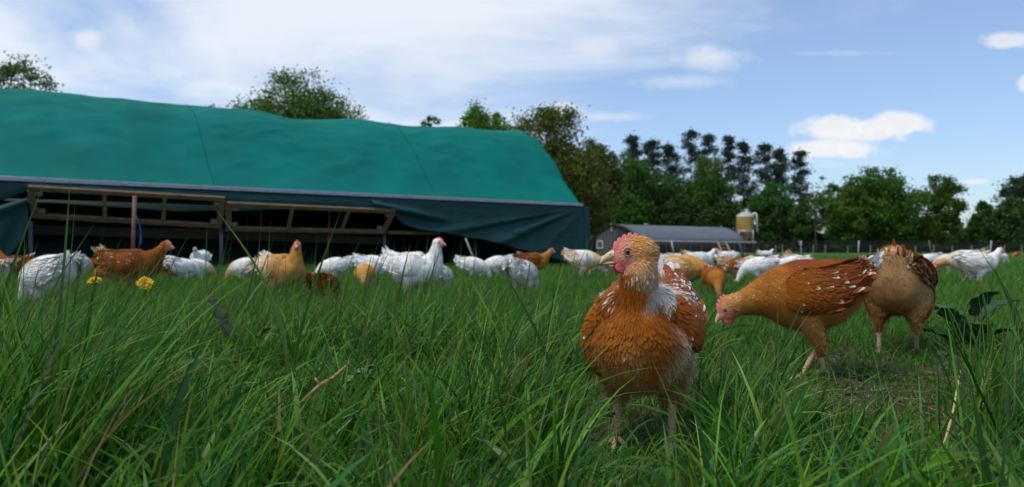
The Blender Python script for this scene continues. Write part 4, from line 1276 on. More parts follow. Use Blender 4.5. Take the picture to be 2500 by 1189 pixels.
        wcol = T['wing'][None] * (1 - q[:, None]) + T['wingtip'][None] * q[:, None]
        if typ == 'hero' and sg > 0: wcol = wcol * .35 + DRUST[None] * .95
        wcol = wcol * (1 + .3 * nzw)[:, None] * r.uniform(.90, 1.10, Nw)[:, None]
        wt = wcol * r.uniform(.95, 1.2, Nw)[:, None]
        pr, fc = T['fl_wing']
        selw = r.uniform(0, 1, Nw) < pr * (.5 + q)
        wt[selw] = fc * r.uniform(.8, 1, selw.sum())[:, None]
        if typ in ('mottled', 'pale'): wcol[selw] = fc * .9
        if typ == 'hero' and sg > 0:
            up = (wp[:, 2] > .30) & (r.uniform(0, 1, Nw) < .26); wt[up] = WHITE * .9
        wd = np.stack([-np.ones(Nw), np.zeros(Nw), -.10 - .35 * (1 - q)], 1) + r.normal(size=(Nw, 3)) * .10
        a, b, c_, an = cards(wp, wn, wd, wl, ww, (.022 + .035 * q + np.abs(r.normal(size=Nw)) * .016) * (.45 if typ in ('white', 'cream') else 1), np.clip(wcol, .002, .92), np.clip(wt, .002, .92), np.full((Nw, 1), 6.0), fine=fine)
        # long flight feathers along the lower edge
        nf = 11
        tt = np.linspace(0, 1, nf)
        fp = np.stack([(.045 if pose == 'low' else .02) - .12 * tt, sg * (.115 - .03 * tt), .255 + wdz + (.055 + tz) * tt], 1)
        fp = wrap(fp, np.full(nf, .007 if typ == 'white' else .013))
        fn = np.stack([np.zeros(nf), np.full(nf, sg * 1.0), np.full(nf, .25)], 1); fn /= np.linalg.norm(fn, axis=1)[:, None]
        fd = np.stack([-np.ones(nf), np.full(nf, -sg * .28), .22 + .20 * tt], 1)
        fc_ = np.repeat(T['wingtip'][None], nf, 0) * r.uniform(.7, 1.1, nf)[:, None]
        ft = fc_ * 1.2
        if pr: ft[r.uniform(0, 1, nf) < pr * 1.6] = fc
        a2, b2, c2, a2n = cards(fp, fn, fd, np.full(nf, .070 if pose == 'low' else .088), np.full(nf, .011), np.full(nf, .05), np.clip(fc_, 0, .92), np.clip(ft, 0, .92), np.full((nf, 1), 1.0), fine=True)
        nV = len(WV); base_c = np.repeat((T['wing'] * .9)[None], nV, 0)
        Wf = [tuple(pl.vertices) for pl in wme.polygons if len(pl.vertices) == 4]
        allV = np.concatenate([WV, a, a2]); allF = np.concatenate([np.array(Wf), b + nV, b2 + nV + len(a)]); allC = np.concatenate([base_c, c_, c2])
        wm_ = mesh_np('hen_wing', allV, allF, allC)
        wvn = np.empty(nV * 3, np.float32); wme.vertices.foreach_get('normal', wvn); wvn = wvn.reshape(-1, 3)
        soft_normals(wm_, np.concatenate([wvn * (1 if (wvn[:, 1] * sg).mean() >= -1e9 else -1), an, a2n]), .05, seed, 15 if fine else 9)
        parts.append(('wing', wm_, 'feather', None, None))
        bpy.data.meshes.remove(wme)
    # tail
    nt_ = 60 if typ == 'cream' else 48 if pose == 'low' and fine else 30 if fine else 18
    tb = np.array(spine[1][:3]); tdir = np.array(spine[0][:3]) - np.array(spine[2][:3]); tdir /= np.linalg.norm(tdir)
    tp_ = tb + r.normal(size=(nt_, 3)) * np.array([.010, .022, .010])
    spread = np.linspace(-1, 1, nt_)
    td = np.stack([np.full(nt_, tdir[0]) * .8, spread * .38, np.full(nt_, tdir[2]) + .50 - .35 * np.abs(spread) + r.normal(size=nt_) * .16], 1)
    tn = np.stack([r.normal(size=nt_) * .25 + .5, np.sign(spread + 1e-6) * (.9 + 0 * spread), np.full(nt_, .35)], 1); tn /= np.linalg.norm(tn, axis=1)[:, None]
    tcol = np.repeat(T['tail'][None], nt_, 0) * r.uniform(.8, 1.05, nt_)[:, None]
    mixr = r.uniform(0, 1, nt_) < (.04 if typ == 'hero' else .18)
    tcol[mixr] = T['back'] * r.uniform(.9, 1.3, mixr.sum())[:, None]
    a, b, c_, _ = cards(tp_, tn, td, r.uniform(.040, .070 if typ == 'cream' else .085, nt_), r.uniform(.008, .013, nt_), np.full(nt_, .02), np.clip(tcol, 0, .92), np.clip(tcol * 1.08, 0, .92), r.uniform(-4, 9, nt_)[:, None], fine=True)
    parts.append(('tail', mesh_np('hen_tail', a, b, c_), 'feather', None, None))
    # comb: serrated blade along the skull
    cm = MB()
    ck = .66 if pose == 'hero' else .85
    base = [(-.004, .0285), (.006, .0305), (.016, .0285), (.025, .0215), (.032, .013), (.036, .006)]
    prof = [(-.009, .028, 0), (-.0085, .0345, 1), (-.007, .0360, 1), (-.0055, .0335, 0), (-.005, .0415, 1), (-.001, .0425, 1), (.0025, .0365, 0), (.005, .0435, 1), (.009, .0435, 1), (.012, .0355, 0), (.015, .0405, 1), (.0185, .0395, 1), (.021, .031, 0), (.0245, .0335, 1), (.0275, .0315, 1), (.029, .024, 0), (.0325, .0245, 1), (.035, .0205, 1), (.036, .013, 0), (.0385, .011, 1), (.039, .004, 0)]
    out = []
    ns_ = len(prof)
    for sgn in (1, -1):
        for (x, z, tp__) in prof: out.append(H(x, sgn * (.0011 if tp__ else .0018), .024 + (z - .024) * ck if z > .024 else z))
        for (x, z, tp__) in prof: out.append(H(x * .93, sgn * .0034, min(z, .0) if False else min(.028 - max(0, x - .004) * .75, z * .8)))
    Fc = []
    for i in range(ns_ - 1):
        o1, b1 = 0, ns_
        Fc.append((o1 + i, b1 + i, b1 + i + 1, o1 + i + 1))
        o2, b2 = 2 * ns_, 3 * ns_
        Fc.append((o2 + i, o2 + i + 1, b2 + i + 1, b2 + i))
        Fc.append((o1 + i, o1 + i + 1, o2 + i + 1, o2 + i))
    Fc.append((0, 2 * ns_, 3 * ns_, ns_)); Fc.append((ns_ - 1, 2 * ns_ - 1, 4 * ns_ - 1, 3 * ns_ - 1))
    cm.add(out, Fc)
    parts.append(('comb', cm.mesh('hen_comb', smooth=True), 'comb', None, None))
    # beak
    bc = np.array((.62, .40, .24)); bt = np.array((.70, .52, .34))
    bk = MB()
    up = [(.036, .0095, .0085, .002), (.042, .0082, .0078, .0005), (.0475, .0066, .0066, -.0016), (.053, .0046, .0050, -.0045), (.0575, .0025, .0030, -.0080), (.0595, .0008, .001, -.0112)]
    lo = [(.034, .0082, .0042, -.0105), (.041, .0068, .0037, -.0112), (.047, .0050, .003, -.0116), (.0525, .0028, .0018, -.0118), (.055, .0008, .0008, -.0118)]
    for prof, (c0, c1) in ((up, (bc, bt)), (lo, (bc * .8, bt * .85))):
        seg = 12; Vb = []; Cb = []; Fb = []
        for i, (x, w_, h_, z) in enumerate(prof):
            t = i / (len(prof) - 1)
            for kq in range(seg):
                q = 2 * math.pi * kq / seg
                Vb.append(H(x, math.cos(q) * w_, z + math.sin(q) * h_)); Cb.append(c0 * (1 - t) + c1 * t)
        for i in range(len(prof) - 1):
            for kq in range(seg):
                k2 = (kq + 1) % seg; Fb.append((i * seg + kq, i * seg + k2, (i + 1) * seg + k2, (i + 1) * seg + kq))
        bk.add(Vb, Fb, Cb)
    for sg in (1, -1): bk.ellipsoid(H(.042, sg * .0072, .0035), (.0022 * hs, .0008 * hs, .001 * hs), HR, 8, 6, np.array((.16, .07, .05)))
    parts.append(('beak', bk.mesh('hen_beak'), 'beak', None, None))
    # wattles and ear lobes
    for sg in (1, -1):
        wm = MB().loft([tuple(H(.030, sg * .010, -.012)) + (.009 * hs, .004 * hs), tuple(H(.026, sg * .0115, -.0165)) + (.0125 * hs, .0032 * hs), tuple(H(.020, sg * .011, -.0195)) + (.0120 * hs, .0028 * hs), tuple(H(.015, sg * .010, -.0222)) + (.0075 * hs, .0022 * hs), tuple(H(.012, sg * .0095, -.0238)) + (.001, .001)], 12, 14, S0=tuple(hf))
        parts.append(('wattle', wm.mesh('hen_wattle'), 'wattle', None, None))
    if fine:
        for sg in (1, -1):
            em = MB().ellipsoid(H(-.013, sg * .0235, -.011), (.0055 * hs, .0025 * hs, .008 * hs), HR)
            parts.append(('ear_lobe', em.mesh('hen_ear'), 'wattle', None, None))
    for sg in (1, -1):
        c = H(.0155, sg * .0195, .0055)
        em = MB().ellipsoid(c, (.0060 * hs, .0042 * hs, .0060 * hs), HR)
        parts.append(('eye', em.mesh('hen_eye'), 'iris', None, None))
        pm = MB().ellipsoid(H(.0158, sg * .0226, .0056), (.0032 * hs, .0018 * hs, .0032 * hs), HR, 12, 8)
        parts.append(('pupil', pm.mesh('hen_pupil'), 'pupil', 'eye', None))
        if fine:      # eyelid rim
            pts = [H(.0155 + .0072 * math.cos(a), sg * .0222, .0055 + .0070 * math.sin(a)) for a in np.linspace(0, 2 * math.pi, 17)]
            parts.append(('eyelid', MB().tube(pts, .0011 * hs, 5).mesh('hen_eyelid'), 'lid', 'eye', None))
    # legs
    lc = np.array((.72, .54, .30)) if typ not in ('cream', 'white') else np.array((.66, .42, .34))
    for (hx, hy, fx, fy) in legs:
        lm = MB()
        hock = Vector((hx - .014, hy * .98, .116)); foot = Vector((fx, fy, .014))
        col_r = [.0105, .0125, .0095, .0085, .0082, .0095]
        pts = [hock + Vector((0.004, 0, .022)), hock, hock.lerp(foot, .2), hock.lerp(foot, .55), hock.lerp(foot, .85), foot]
        lm.tube(pts, col_r, 10, lc)
        yaw0 = math.atan2(0, 1)
        for an, ln in ((0, .062), (R(32), .052), (R(-32), .052), (R(178), .024)):
            dv = Vector((math.cos(an), math.sin(an), 0))
            tpts = [foot + Vector((0, 0, -.002)), foot + dv * ln * .3 + Vector((0, 0, .000)), foot + dv * ln * .65 + Vector((0, 0, -.004)), foot + dv * ln * .9 + Vector((0, 0, -.006)), foot + dv * ln * 1.0 + Vector((0, 0, -.008))]
            lm.tube(tpts, [.007, .0062, .0056, .0046, .0036], 8, lc)
            e = tpts[-1]
            lm.tube([e - dv * .003, e + dv * .006 + Vector((0, 0, .001)), e + dv * .012 + Vector((0, 0, -.004))], [.0032, .0022, .0004], 6, lc * .8)
        parts.append(('leg', lm.mesh('hen_leg'), 'shank', None, None))
    PROTO[key] = parts
    return parts


M['lid'] = mat('eyelid_skin', (.50, .26, .20), rough=.6, noise_amt=.2, noise_scale=200)


def place_hen(label, pose, typ, detail, px, Y, heading, scale=1.0, seed=0, group=None, dz=0.0, legs=None, headturn=0.0, roll=0.0):
    parts = hen_parts(pose, typ, detail, seed, legs, headturn)
    x = PX(px, Y)
    root = empty('hen', (x, Y, gzf(x, Y) - .004 + dz), R(heading), label, 'hen', group)
    root.scale = (scale,) * 3
    last = {}
    for (nm, me, mt, par, kind) in parts:
        o = bpy.data.objects.new(nm, me); C.objects.link(o)
        if not me.materials: me.materials.append(M[mt])
        o.parent = last[par] if par else root
        if kind: o['kind'] = kind
        last[nm] = o
    return root


def build_hens():
    place_hen('rust-brown speckled hen standing in front, facing the camera with its head turned left', 'hero', 'hero', 3, 1572, 1.515, 255, 1.0, 1, legs=[(.015, .058, .02, .058), (.005, -.056, .0, -.056)])
    place_hen('golden-brown hen stretching its lowered head to the left, just right of the front hen', 'low', 'rust', 3, 1975, 2.28, 165, .98, 2, legs=[(-.005, .066, .035, .062), (-.03, -.066, -.06, -.06)]).scale = (.86, .98, .94)
    place_hen('fluffy cream-rumped hen seen from behind, tail up, right of the stretching hen', 'mid', 'cream', 2, 2192, 2.72, 57, 1.05, 3, headturn=-.55, legs=[(0, .066, -.04, .062), (0, -.066, .05, -.062)]).scale = (1.0, .94, 1.04)
    G = 'hens grazing in the pasture'
    L = [
        # label, pose, type, detail, px, Y, heading, scale, headturn
        ('white hen with neck stretched upright facing right, in front of the dark opening', 'alert', 'white', 2, 1012, 5.1, -14, 1.08, 0),
        ('large white hen at the far left feeding with its rump turned to the right', 'peck', 'white', 2, 118, 4.0, 156, 1.18, 0),
        ('dark rust hen with raised head looking right, in front of the pinkish pole', 'stand', 'brown', 2, 322, 5.3, 4, 1.12, 0),
        ('buff hen with head up looking straight at the camera', 'alert', 'buff', 2, 690, 5.0, -38, 1.02, -.75),
        ('dark brown hen feeding in the grass just right of the buff hen', 'peck', 'brown', 1, 795, 4.8, 70, .82, 0),
        ('white hen feeding right of the dark brown rump', 'peck', 'white', 1, 815, 7.4, 196, 1.0, 0),
        ('white hen with wide back feeding behind the golden head, left of the upright white hen', 'peck', 'white', 1, 915, 7.0, 10, 1.05, 0),
        ('golden hen feeding head-on left of the upright white hen', 'peck', 'buff', 1, 892, 6.2, 275, .85, 0),
        ('white hen half hidden low behind the chest of the upright white hen', 'peck', 'white', 1, 1078, 5.7, 70, .88, 0),
        ('white hen feeding beside the leaning stake', 'peck', 'white', 1, 1155, 8.0, 5, 1.0, 0),
        ('white hen feeding leftwards behind the tail-up white hen', 'peck', 'white', 1, 1212, 8.6, 175, 1.0, 0),
        ('orange and white hen peeping out left of the tail-up white hen', 'peck', 'mottled', 1, 1248, 7.2, 110, .95, 0),
        ('white hen with tail straight up seen from behind, nearest below the curtain', 'peck', 'white', 1, 1278, 5.4, 58, 1.0, 0),
        ('orange hen standing right of the tail-up white hen with its head to the right', 'stand', 'rust', 1, 1303, 8.8, 2, .98, 0),
        ('orange-backed hen behind the pale hens below the curtain corner', 'peck', 'rust', 1, 1415, 10.5, 100, 1.0, 0),
        ('white and buff hen feeding below the curtain corner, left of the front hen', 'low', 'pale', 1, 1425, 8.2, 0, 1.0, 0),
        ('pale hen close to the left side of the front hen beak', 'peck', 'pale', 1, 1475, 8.8, 185, 1.0, 0),
        ('golden hen between the front hen beak and its neck, in the middle distance', 'peck', 'buff', 1, 1512, 8.0, 20, .95, 0),
        ('orange hen with pink comb facing right, right behind the front hen', 'low', 'buff', 1, 1672, 5.8, -20, .95, .25),
        ('brown hen crouching right beneath the head of the orange comb hen', 'peck', 'rust', 1, 1745, 5.5, 265, .85, 0),
        ('white hen with spread tail looking right, above the orange comb hen', 'stand', 'white', 1, 1710, 10.6, 5, 1.0, 0),
        ('tiny buff hen far off left of the spread-tail white hen', 'stand', 'buff', 0, 1668, 25, 240, 1.0, 0),
        ('pale orange hen between the orange comb hen and the mottled brown hen', 'peck', 'buff', 1, 1775, 9.0, 30, 1.0, 0),
        ('brown and white mottled hen feeding left of the white hen with bare leg', 'peck', 'mottled', 1, 1800, 8.0, 185, 1.0, 0),
        ('tiny white hen far off above the mottled brown hen', 'peck', 'white', 0, 1799, 21, 80, 1.0, 0),
        ('white hen feeding with rounded back, left of the lowered golden-brown back', 'peck', 'white', 1, 1850, 7.3, 160, 1.0, 0),
        ('dark rust hen right beside the rounded white hen', 'peck', 'brown', 1, 1888, 8.8, 30, 1.0, 0),
        ('white hen tucked in behind the neck of the stretching golden-brown hen', 'peck', 'white', 1, 1928, 7.2, 150, 1.0, 0),
        ('white hen on the far side of the one behind the stretching hen neck', 'peck', 'white', 1, 1950, 9.0, 10, 1.0, 0),
        ('brown and white hen behind the white pair by the stretching hen neck', 'peck', 'mottled', 1, 1912, 10.5, 200, 1.0, 0),
        ('tiny buff hen far off above the white pair', 'stand', 'buff', 0, 1925, 27, 250, 1.0, 0),
        ('white hen feeding at mid distance just right of the cream-rumped hen', 'peck', 'white', 1, 2262, 14.0, 190, 1.0, 0),
        ('small distant white hen above the gap between the right-hand hens', 'peck', 'white', 0, 2295, 22.0, 60, 1.0, 0),
        ('buff and white hen feeding behind the left end of the white pair at right', 'peck', 'pale', 1, 2308, 10.5, 180, 1.0, 0),
        ('tan-headed white hen looking down left beside the upright white hen at right', 'low', 'pale', 1, 2352, 8.2, 172, 1.0, 0),
        ('white hen with raised head facing right above the dock leaves', 'stand', 'white', 1, 2390, 7.4, 0, 1.0, 0),
        ('tiny pale hen far off behind the upright white hen at right', 'stand', 'pale', 0, 2392, 27, 260, 1.0, 0),
        ('tiny orange hen far off at the right edge', 'peck', 'rust', 0, 2481, 30, 200, 1.0, 0),
        ('white hen feeding far behind the gap between the front hen and the orange comb hen', 'peck', 'white', 1, 1655, 12.5, 15, 1.0, 0),
        ('buff and white hen feeding beyond the spread-tail white hen, to its right', 'peck', 'pale', 1, 1748, 12.0, 190, 1.0, 0),
        ('white hen with raised head in the far row left of the mottled brown hen', 'stand', 'white', 1, 1772, 15.0, 200, 1.0, 0),
        ('rust hen feeding in the far row above the rounded white hen', 'peck', 'rust', 1, 1838, 13.0, 20, 1.0, 0),
        ('white hen with raised head far off above the rounded white hen', 'stand', 'white', 0, 1868, 19.0, 10, 1.0, 0),
        ('small white hen feeding far off left of the tiny hen at the right edge', 'peck', 'white', 0, 2448, 18.0, 20, 1.0, 0),
        ('pale hen feeding far off above the tan-headed white hen', 'peck', 'pale', 0, 2340, 20.0, 160, 1.0, 0),
        ('brown hen showing behind the large white hen at the far left', 'stand', 'brown', 1, 38, 7.0, 165, .95, 0),
        ('pale tan hen cut off by the left edge of the photo', 'peck', 'pale', 1, -8, 6.2, 150, 1.0, 0),
        ('pale hen in the dark under the hatch, right of the large white hen', 'peck', 'pale', 1, 200, 9.3, 80, 1.0, 0),
        ('orange hen feeding low beside the left dandelion', 'peck', 'rust', 1, 268, 6.4, 175, .9, 0),
        ('orange hen feeding right behind the dark rust hen', 'peck', 'rust', 1, 408, 7.2, 10, 1.0, 0),
        ('greyish white hen in the shade above the orange feeding hen', 'peck', 'white', 1, 418, 9.4, 30, 1.0, 0),
        ('white hen with raised tail right of the orange feeding hen', 'peck', 'white', 1, 452, 7.0, 60, .95, 0),
        ('cream hen hunched right of the raised-tail white hen', 'peck', 'pale', 1, 484, 7.6, 20, .9, 0),
        ('small white hen facing out from the dark opening by the steel post', 'stand', 'white', 1, 488, 10.6, 275, 1.0, 0),
        ('pale hen feeding in tall grass left of the buff hen', 'peck', 'pale', 1, 596, 7.0, 170, 1.0, 0),
        ('white-tailed brown hen behind the back of the buff hen', 'peck', 'mottled', 1, 688, 9.3, 120, 1.0, 0),
    ]
    for i, (lb, pose, typ, det, px, Y, hd, sc, ht) in enumerate(L):
        place_hen(lb, pose, typ, det, px, Y, hd, sc * (.80 if pose == 'peck' else .95), 10 + (i if det >= 2 else 0), G, headturn=ht)


build_hens()


# ------------------------------------------------------------------ grass
def blades(base, L, w, th, tilt, bend, col, tipcol, K=5, twist=None, ret=False):
    n = len(L)
    t = np.linspace(0, 1, K + 1)
    phi = tilt[:, None] + bend[:, None] * t[None, :] ** 1.3
    ds = (L / K)[:, None]
    sx = np.concatenate([np.zeros((n, 1)), np.cumsum(np.sin((phi[:, :-1] + phi[:, 1:]) / 2) * ds, 1)], 1)
    sz = np.concatenate([np.zeros((n, 1)), np.cumsum(np.cos((phi[:, :-1] + phi[:, 1:]) / 2) * ds, 1)], 1)
    cx, cy = np.cos(th), np.sin(th)
    ctr = np.stack([base[:, 0, None] + cx[:, None] * sx, base[:, 1, None] + cy[:, None] * sx, base[:, 2, None] + sz], 2)
    tw = (twist if twist is not None else np.zeros(n))[:, None] + t[None, :] * .5
    prof = np.minimum(1, .55 + t * 1.4) * (1 - t ** 2.2) + .02
    hw = w[:, None] * .5 * prof[None, :]
    sd_ = np.stack([-cy[:, None] * np.cos(tw) - cx[:, None] * np.cos(phi) * np.sin(tw), cx[:, None] * np.cos(tw) - cy[:, None] * np.cos(phi) * np.sin(tw), np.sin(tw) * np.sin(phi)], 2)
    V = np.stack([ctr - sd_ * hw[:, :, None], ctr + sd_ * hw[:, :, None]], 2)     # n,K+1,2,3
    b = (np.arange(n) * (K + 1) * 2)[:, None]
    q = np.stack([np.stack([b[:, 0] + 2 * k, b[:, 0] + 2 * k + 1, b[:, 0] + 2 * k + 3, b[:, 0] + 2 * k + 2], 1) for k in range(K)], 1).reshape(-1, 4)
    f = (t ** 2)[None, :, None]
    cc = col[:, None, :] * (1 - f) + tipcol[:, None, :] * f
    cc = np.repeat(cc[:, :, None, :], 2, 2).reshape(-1, 3)
    return V.reshape(-1, 3), q, cc


def grass_cols(n, r, dead=.03):
    pal = np.array([(.044, .165, .010), (.068, .208, .012), (.098, .250, .016), (.044, .162, .038), (.148, .288, .028), (.022, .094, .010)])
    c = pal[r.integers(0, len(pal), n)] * r.uniform(.58, 1.32, n)[:, None]
    d = r.uniform(0, 1, n) < dead
    c[d] = np.array((.26, .19, .08)) * r.uniform(.6, 1.2, d.sum())[:, None]
    tip = c * r.uniform(.95, 1.25, n)[:, None]
    y = r.uniform(0, 1, n) < .12
    tip[y] = tip[y] * .4 + np.array((.20, .15, .05)) * .6
    return c, tip


def soil_mask(x, y):
    """1 on the trodden bare patch lower right"""
    d = np.sqrt(((x - 1.15) / .62) ** 2 + ((y - 1.92) / .95) ** 2)
    n = .35 * np.sin(7 * x + 3 * y) * np.cos(6 * y - 2 * x) + .2 * np.sin(17 * x - 11 * y)
    return 1 - ss(.7, 1.25, d + n * .5)


PROF_NEAR = ([-200, 0, 150, 320, 500, 700, 1000, 1350, 1420, 1470, 1690, 1740, 1900, 2000, 2200, 2350, 2500, 2700],
             [720, 720, 740, 790, 830, 840, 840, 860, 960, 1045, 1045, 870, 850, 900, 1000, 1000, 940, 900])
PROF_MID = ([-200, 0, 400, 1300, 1400, 1700, 1750, 1850, 2300, 2500, 2700],
            [690, 690, 690, 700, 760, 760, 800, 850, 850, 790, 760])


def limit_len(base, L, prof, r, allow=.02):
    """natural grass height of each place: trodden round the hens, rank on the left"""
    px = CX + base[:, 0] / base[:, 1] * F
    yt = np.interp(px, prof[0], prof[1]) + r.normal(size=len(L)) * 25
    hmax = CAMZ + (HY - yt) / F * base[:, 1] - base[:, 2]
    hmax = np.maximum(hmax, .035) * 1.0
    ex = r.uniform(0, 1, len(L)) < allow
    return np.where(ex, L, np.minimum(L, hmax * r.uniform(.6, 1.15, len(L))))


def wedge(n, y0, y1, r, margin=1.25):
    y = np.sqrt(r.uniform(y0 * y0, y1 * y1, n))
    x = r.uniform(-1, 1, n) * y * .70 * margin
    return x, y


def build_grass():
    r = np.random.default_rng(21)
    allV, allF, allC = [], [], []; off = [0]

    def push(V, q, c):
        allV.append(V); allF.append(q + off[0]); allC.append(c); off[0] += len(V)

    def flush(name, label):
        o = obj(name, mesh_np(name, np.concatenate(allV), np.concatenate(allF), np.concatenate(allC)), M['grass'])
        prop(o, label, kind='stuff')
        allV.clear(); allF.clear(); allC.clear(); off[0] = 0
    # -- tufts, near
    x, y = wedge(1750, .62, 3.0, r)
    sm = soil_mask(x, y)
    pxk = CX + x / y * F
    front_ = (pxk > 1390) & (pxk < 1705) & (y > .98) & (y < 1.75)
    keep = (r.uniform(0, 1, len(x)) > sm * .62) & ~(front_ & (r.uniform(0, 1, len(x)) < .80))
    x, y, sm = x[keep], y[keep], sm[keep]
    nb = r.integers(14, 34, len(x))
    tx, ty, ts = np.repeat(x, nb), np.repeat(y, nb), np.repeat(sm, nb)
    tth = np.repeat(r.uniform(0, 2 * np.pi, len(x)), nb); tl = np.repeat(r.uniform(.6, 1.25, len(x)), nb)
    n = len(tx)
    bx, by = tx + r.normal(size=n) * .016, ty + r.normal(size=n) * .016
    th = np.where(r.uniform(0, 1, n) < .30, r.normal(.25, .9, n), r.uniform(0, 2 * np.pi, n))   # the wind lays it to the right
    Lb = r.gamma(7, .026, n) * tl
    base = np.stack([bx, by, gz(bx, by) - .003], 1)
    Lb = np.where(by < 2.2, limit_len(base, Lb, PROF_NEAR, r), limit_len(base, Lb, PROF_MID, r))
    Lb = np.clip(Lb * (1 - .35 * ts), .03, .48)
    wdt = r.uniform(.0022, .0066, n) * np.clip(Lb / .15, .7, 1.3)
    wide = r.uniform(0, 1, n) < .12; wdt[wide] *= 1.9
    c, tc = grass_cols(n, r, .014)
    # drop what would crowd the lens
    ok = (np.hypot(base[:, 0], base[:, 1]) > .75)
    V, q, cc = blades(base[ok], Lb[ok], wdt[ok], th[ok], r.uniform(.05, .55, n)[ok], np.abs(r.normal(.75, .55, n))[ok], c[ok], tc[ok], 6, r.uniform(-1.2, 1.2, n)[ok])
    push(V, q, cc)
    # -- rank clumps: far left, and the lush tussocks between the two front hens
    for (cpx, cY, spx, sY, cnt, lo_, hi_, wd_) in ((50, 1.22, 105, .16, 520, 860, 760, .0046), (0, 1.6, 80, .25, 260, 800, 730, .004), (1795, 1.80, 60, .16, 420, 930, 850, .0038), (1210, 1.45, 60, .15, 200, 880, 800, .0038), (2440, 1.5, 60, .2, 160, 860, 720, .004)):
        y = np.clip(r.normal(cY, sY, cnt), .85, 3); pq = r.normal(cpx, spx, cnt); x = (pq - CX) / F * y
        hh = np.clip(CAMZ + (HY - r.uniform(hi_, lo_, cnt)) / F * y - gz(x, y), .06, .36)
        base = np.stack([x, y, gz(x, y) - .003], 1); c, tc = grass_cols(cnt, r, .02); c *= .85; tc *= .9
        push(*blades(base, hh * r.uniform(1.0, 1.6, cnt), wd_ * r.uniform(.6, 1.5, cnt), np.where(r.uniform(0, 1, cnt) < .6, r.normal(.3, .7, cnt), r.uniform(0, 6.28, cnt)), r.uniform(.05, .5, cnt), np.abs(r.normal(.8, .5, cnt)), c, tc, 8, r.uniform(-1.2, 1.2, cnt)))
    # -- thin tall blades scattered in front of the flock
    n = 240
    y = np.sqrt(r.uniform(1.5 ** 2, 3.8 ** 2, n)); pxt = r.uniform(-60, 1450, n); x = (pxt - CX) / F * y
    yt = r.normal(640, 45, n)
    hh = np.clip(CAMZ + (HY - yt) / F * y - gz(x, y), .12, .44)
    base = np.stack([x, y, gz(x, y) - .003], 1)
    c, tc = grass_cols(n, r, .06)
    push(*blades(base, hh * 1.08, r.uniform(.0018, .0042, n), np.where(r.uniform(0, 1, n) < .6, r.normal(.1, .6, n), r.uniform(0, 6.28, n)), r.uniform(.0, .22, n), np.abs(r.normal(.35, .3, n)), c, tc, 7, r.uniform(-1.2, 1.2, n)))
    # -- short undergrass, near
    n = 34000
    x, y = wedge(n, .7, 3.2, r)
    sm = soil_mask(x, y); keep = r.uniform(0, 1, n) > sm * .70
    x, y = x[keep], y[keep]; n = len(x)
    base = np.stack([x, y, gz(x, y) - .003], 1)
    Lb = r.uniform(.03, .11, n)
    pxu = CX + x / y * F
    Lb *= 1 - .45 * ss(1400, 1450, pxu) * ss(1720, 1670, pxu) * ss(1.75, 1.6, y)
    c, tc = grass_cols(n, r, .05)
    push(*blades(base, Lb, r.uniform(.0015, .004, n), r.uniform(0, 2 * np.pi, n), r.uniform(.1, .9, n), r.normal(.6, .5, n), c, tc, 4, r.uniform(-1.4, 1.4, n)))
    flush('meadow_grass', 'long uncut green grass in the foreground leaning to the right')
    # -- middle distance
    for (y0, y1, cnt, lm, ls, wl, wh, K) in ((2.9, 6.0, 60000, .15, .05, .0022, .0050, 4), (5.8, 11, 75000, .135, .045, .004, .008, 3), (10.5, 22, 80000, .11, .04, .008, .016, 2), (20, 46, 70000, .10, .03, .02, .04, 2)):
        x, y = wedge(cnt, y0, y1, r, 1.15)
        # grass does not grow under the house
        u = (x - T0.x) * TD.x + (y - T0.y) * TD.y; s = (x - T0.x) * TN.x + (y - T0.y) * TN.y
        inside = (s > .15) & (s < 4.9) & (u < TL)
        beyond = (s > 4.9) & (u < TL + 2) & (y < 46)
        k = ~inside & ~beyond
        x, y = x[k], y[k]; n = len(x)
        px = CX + x / y * F
        right = ss(1250, 1650, px)
        Lb = np.clip(r.normal(lm, ls, n), .04, .34) * (1 - .28 * right)
        cl = np.sin(3.1 * x + 1.3 * y) * np.sin(2.3 * y - 1.9 * x); Lb *= 1 + .25 * cl
        base = np.stack([x, y, gz(x, y) - .003], 1)
        c, tc = grass_cols(n, r, .015)
        c *= (1 + .15 * cl)[:, None]
        push(*blades(base, Lb, r.uniform(wl, wh, n), np.where(r.uniform(0, 1, n) < .4, r.normal(.2, .8, n), r.uniform(0, 6.28, n)), r.uniform(.05, .4, n), np.abs(r.normal(.5, .4, n)), c, tc, K, r.uniform(-1.2, 1.2, n)))
    flush('pasture_grass', 'green pasture grass stretching back to the hen house and the wood')
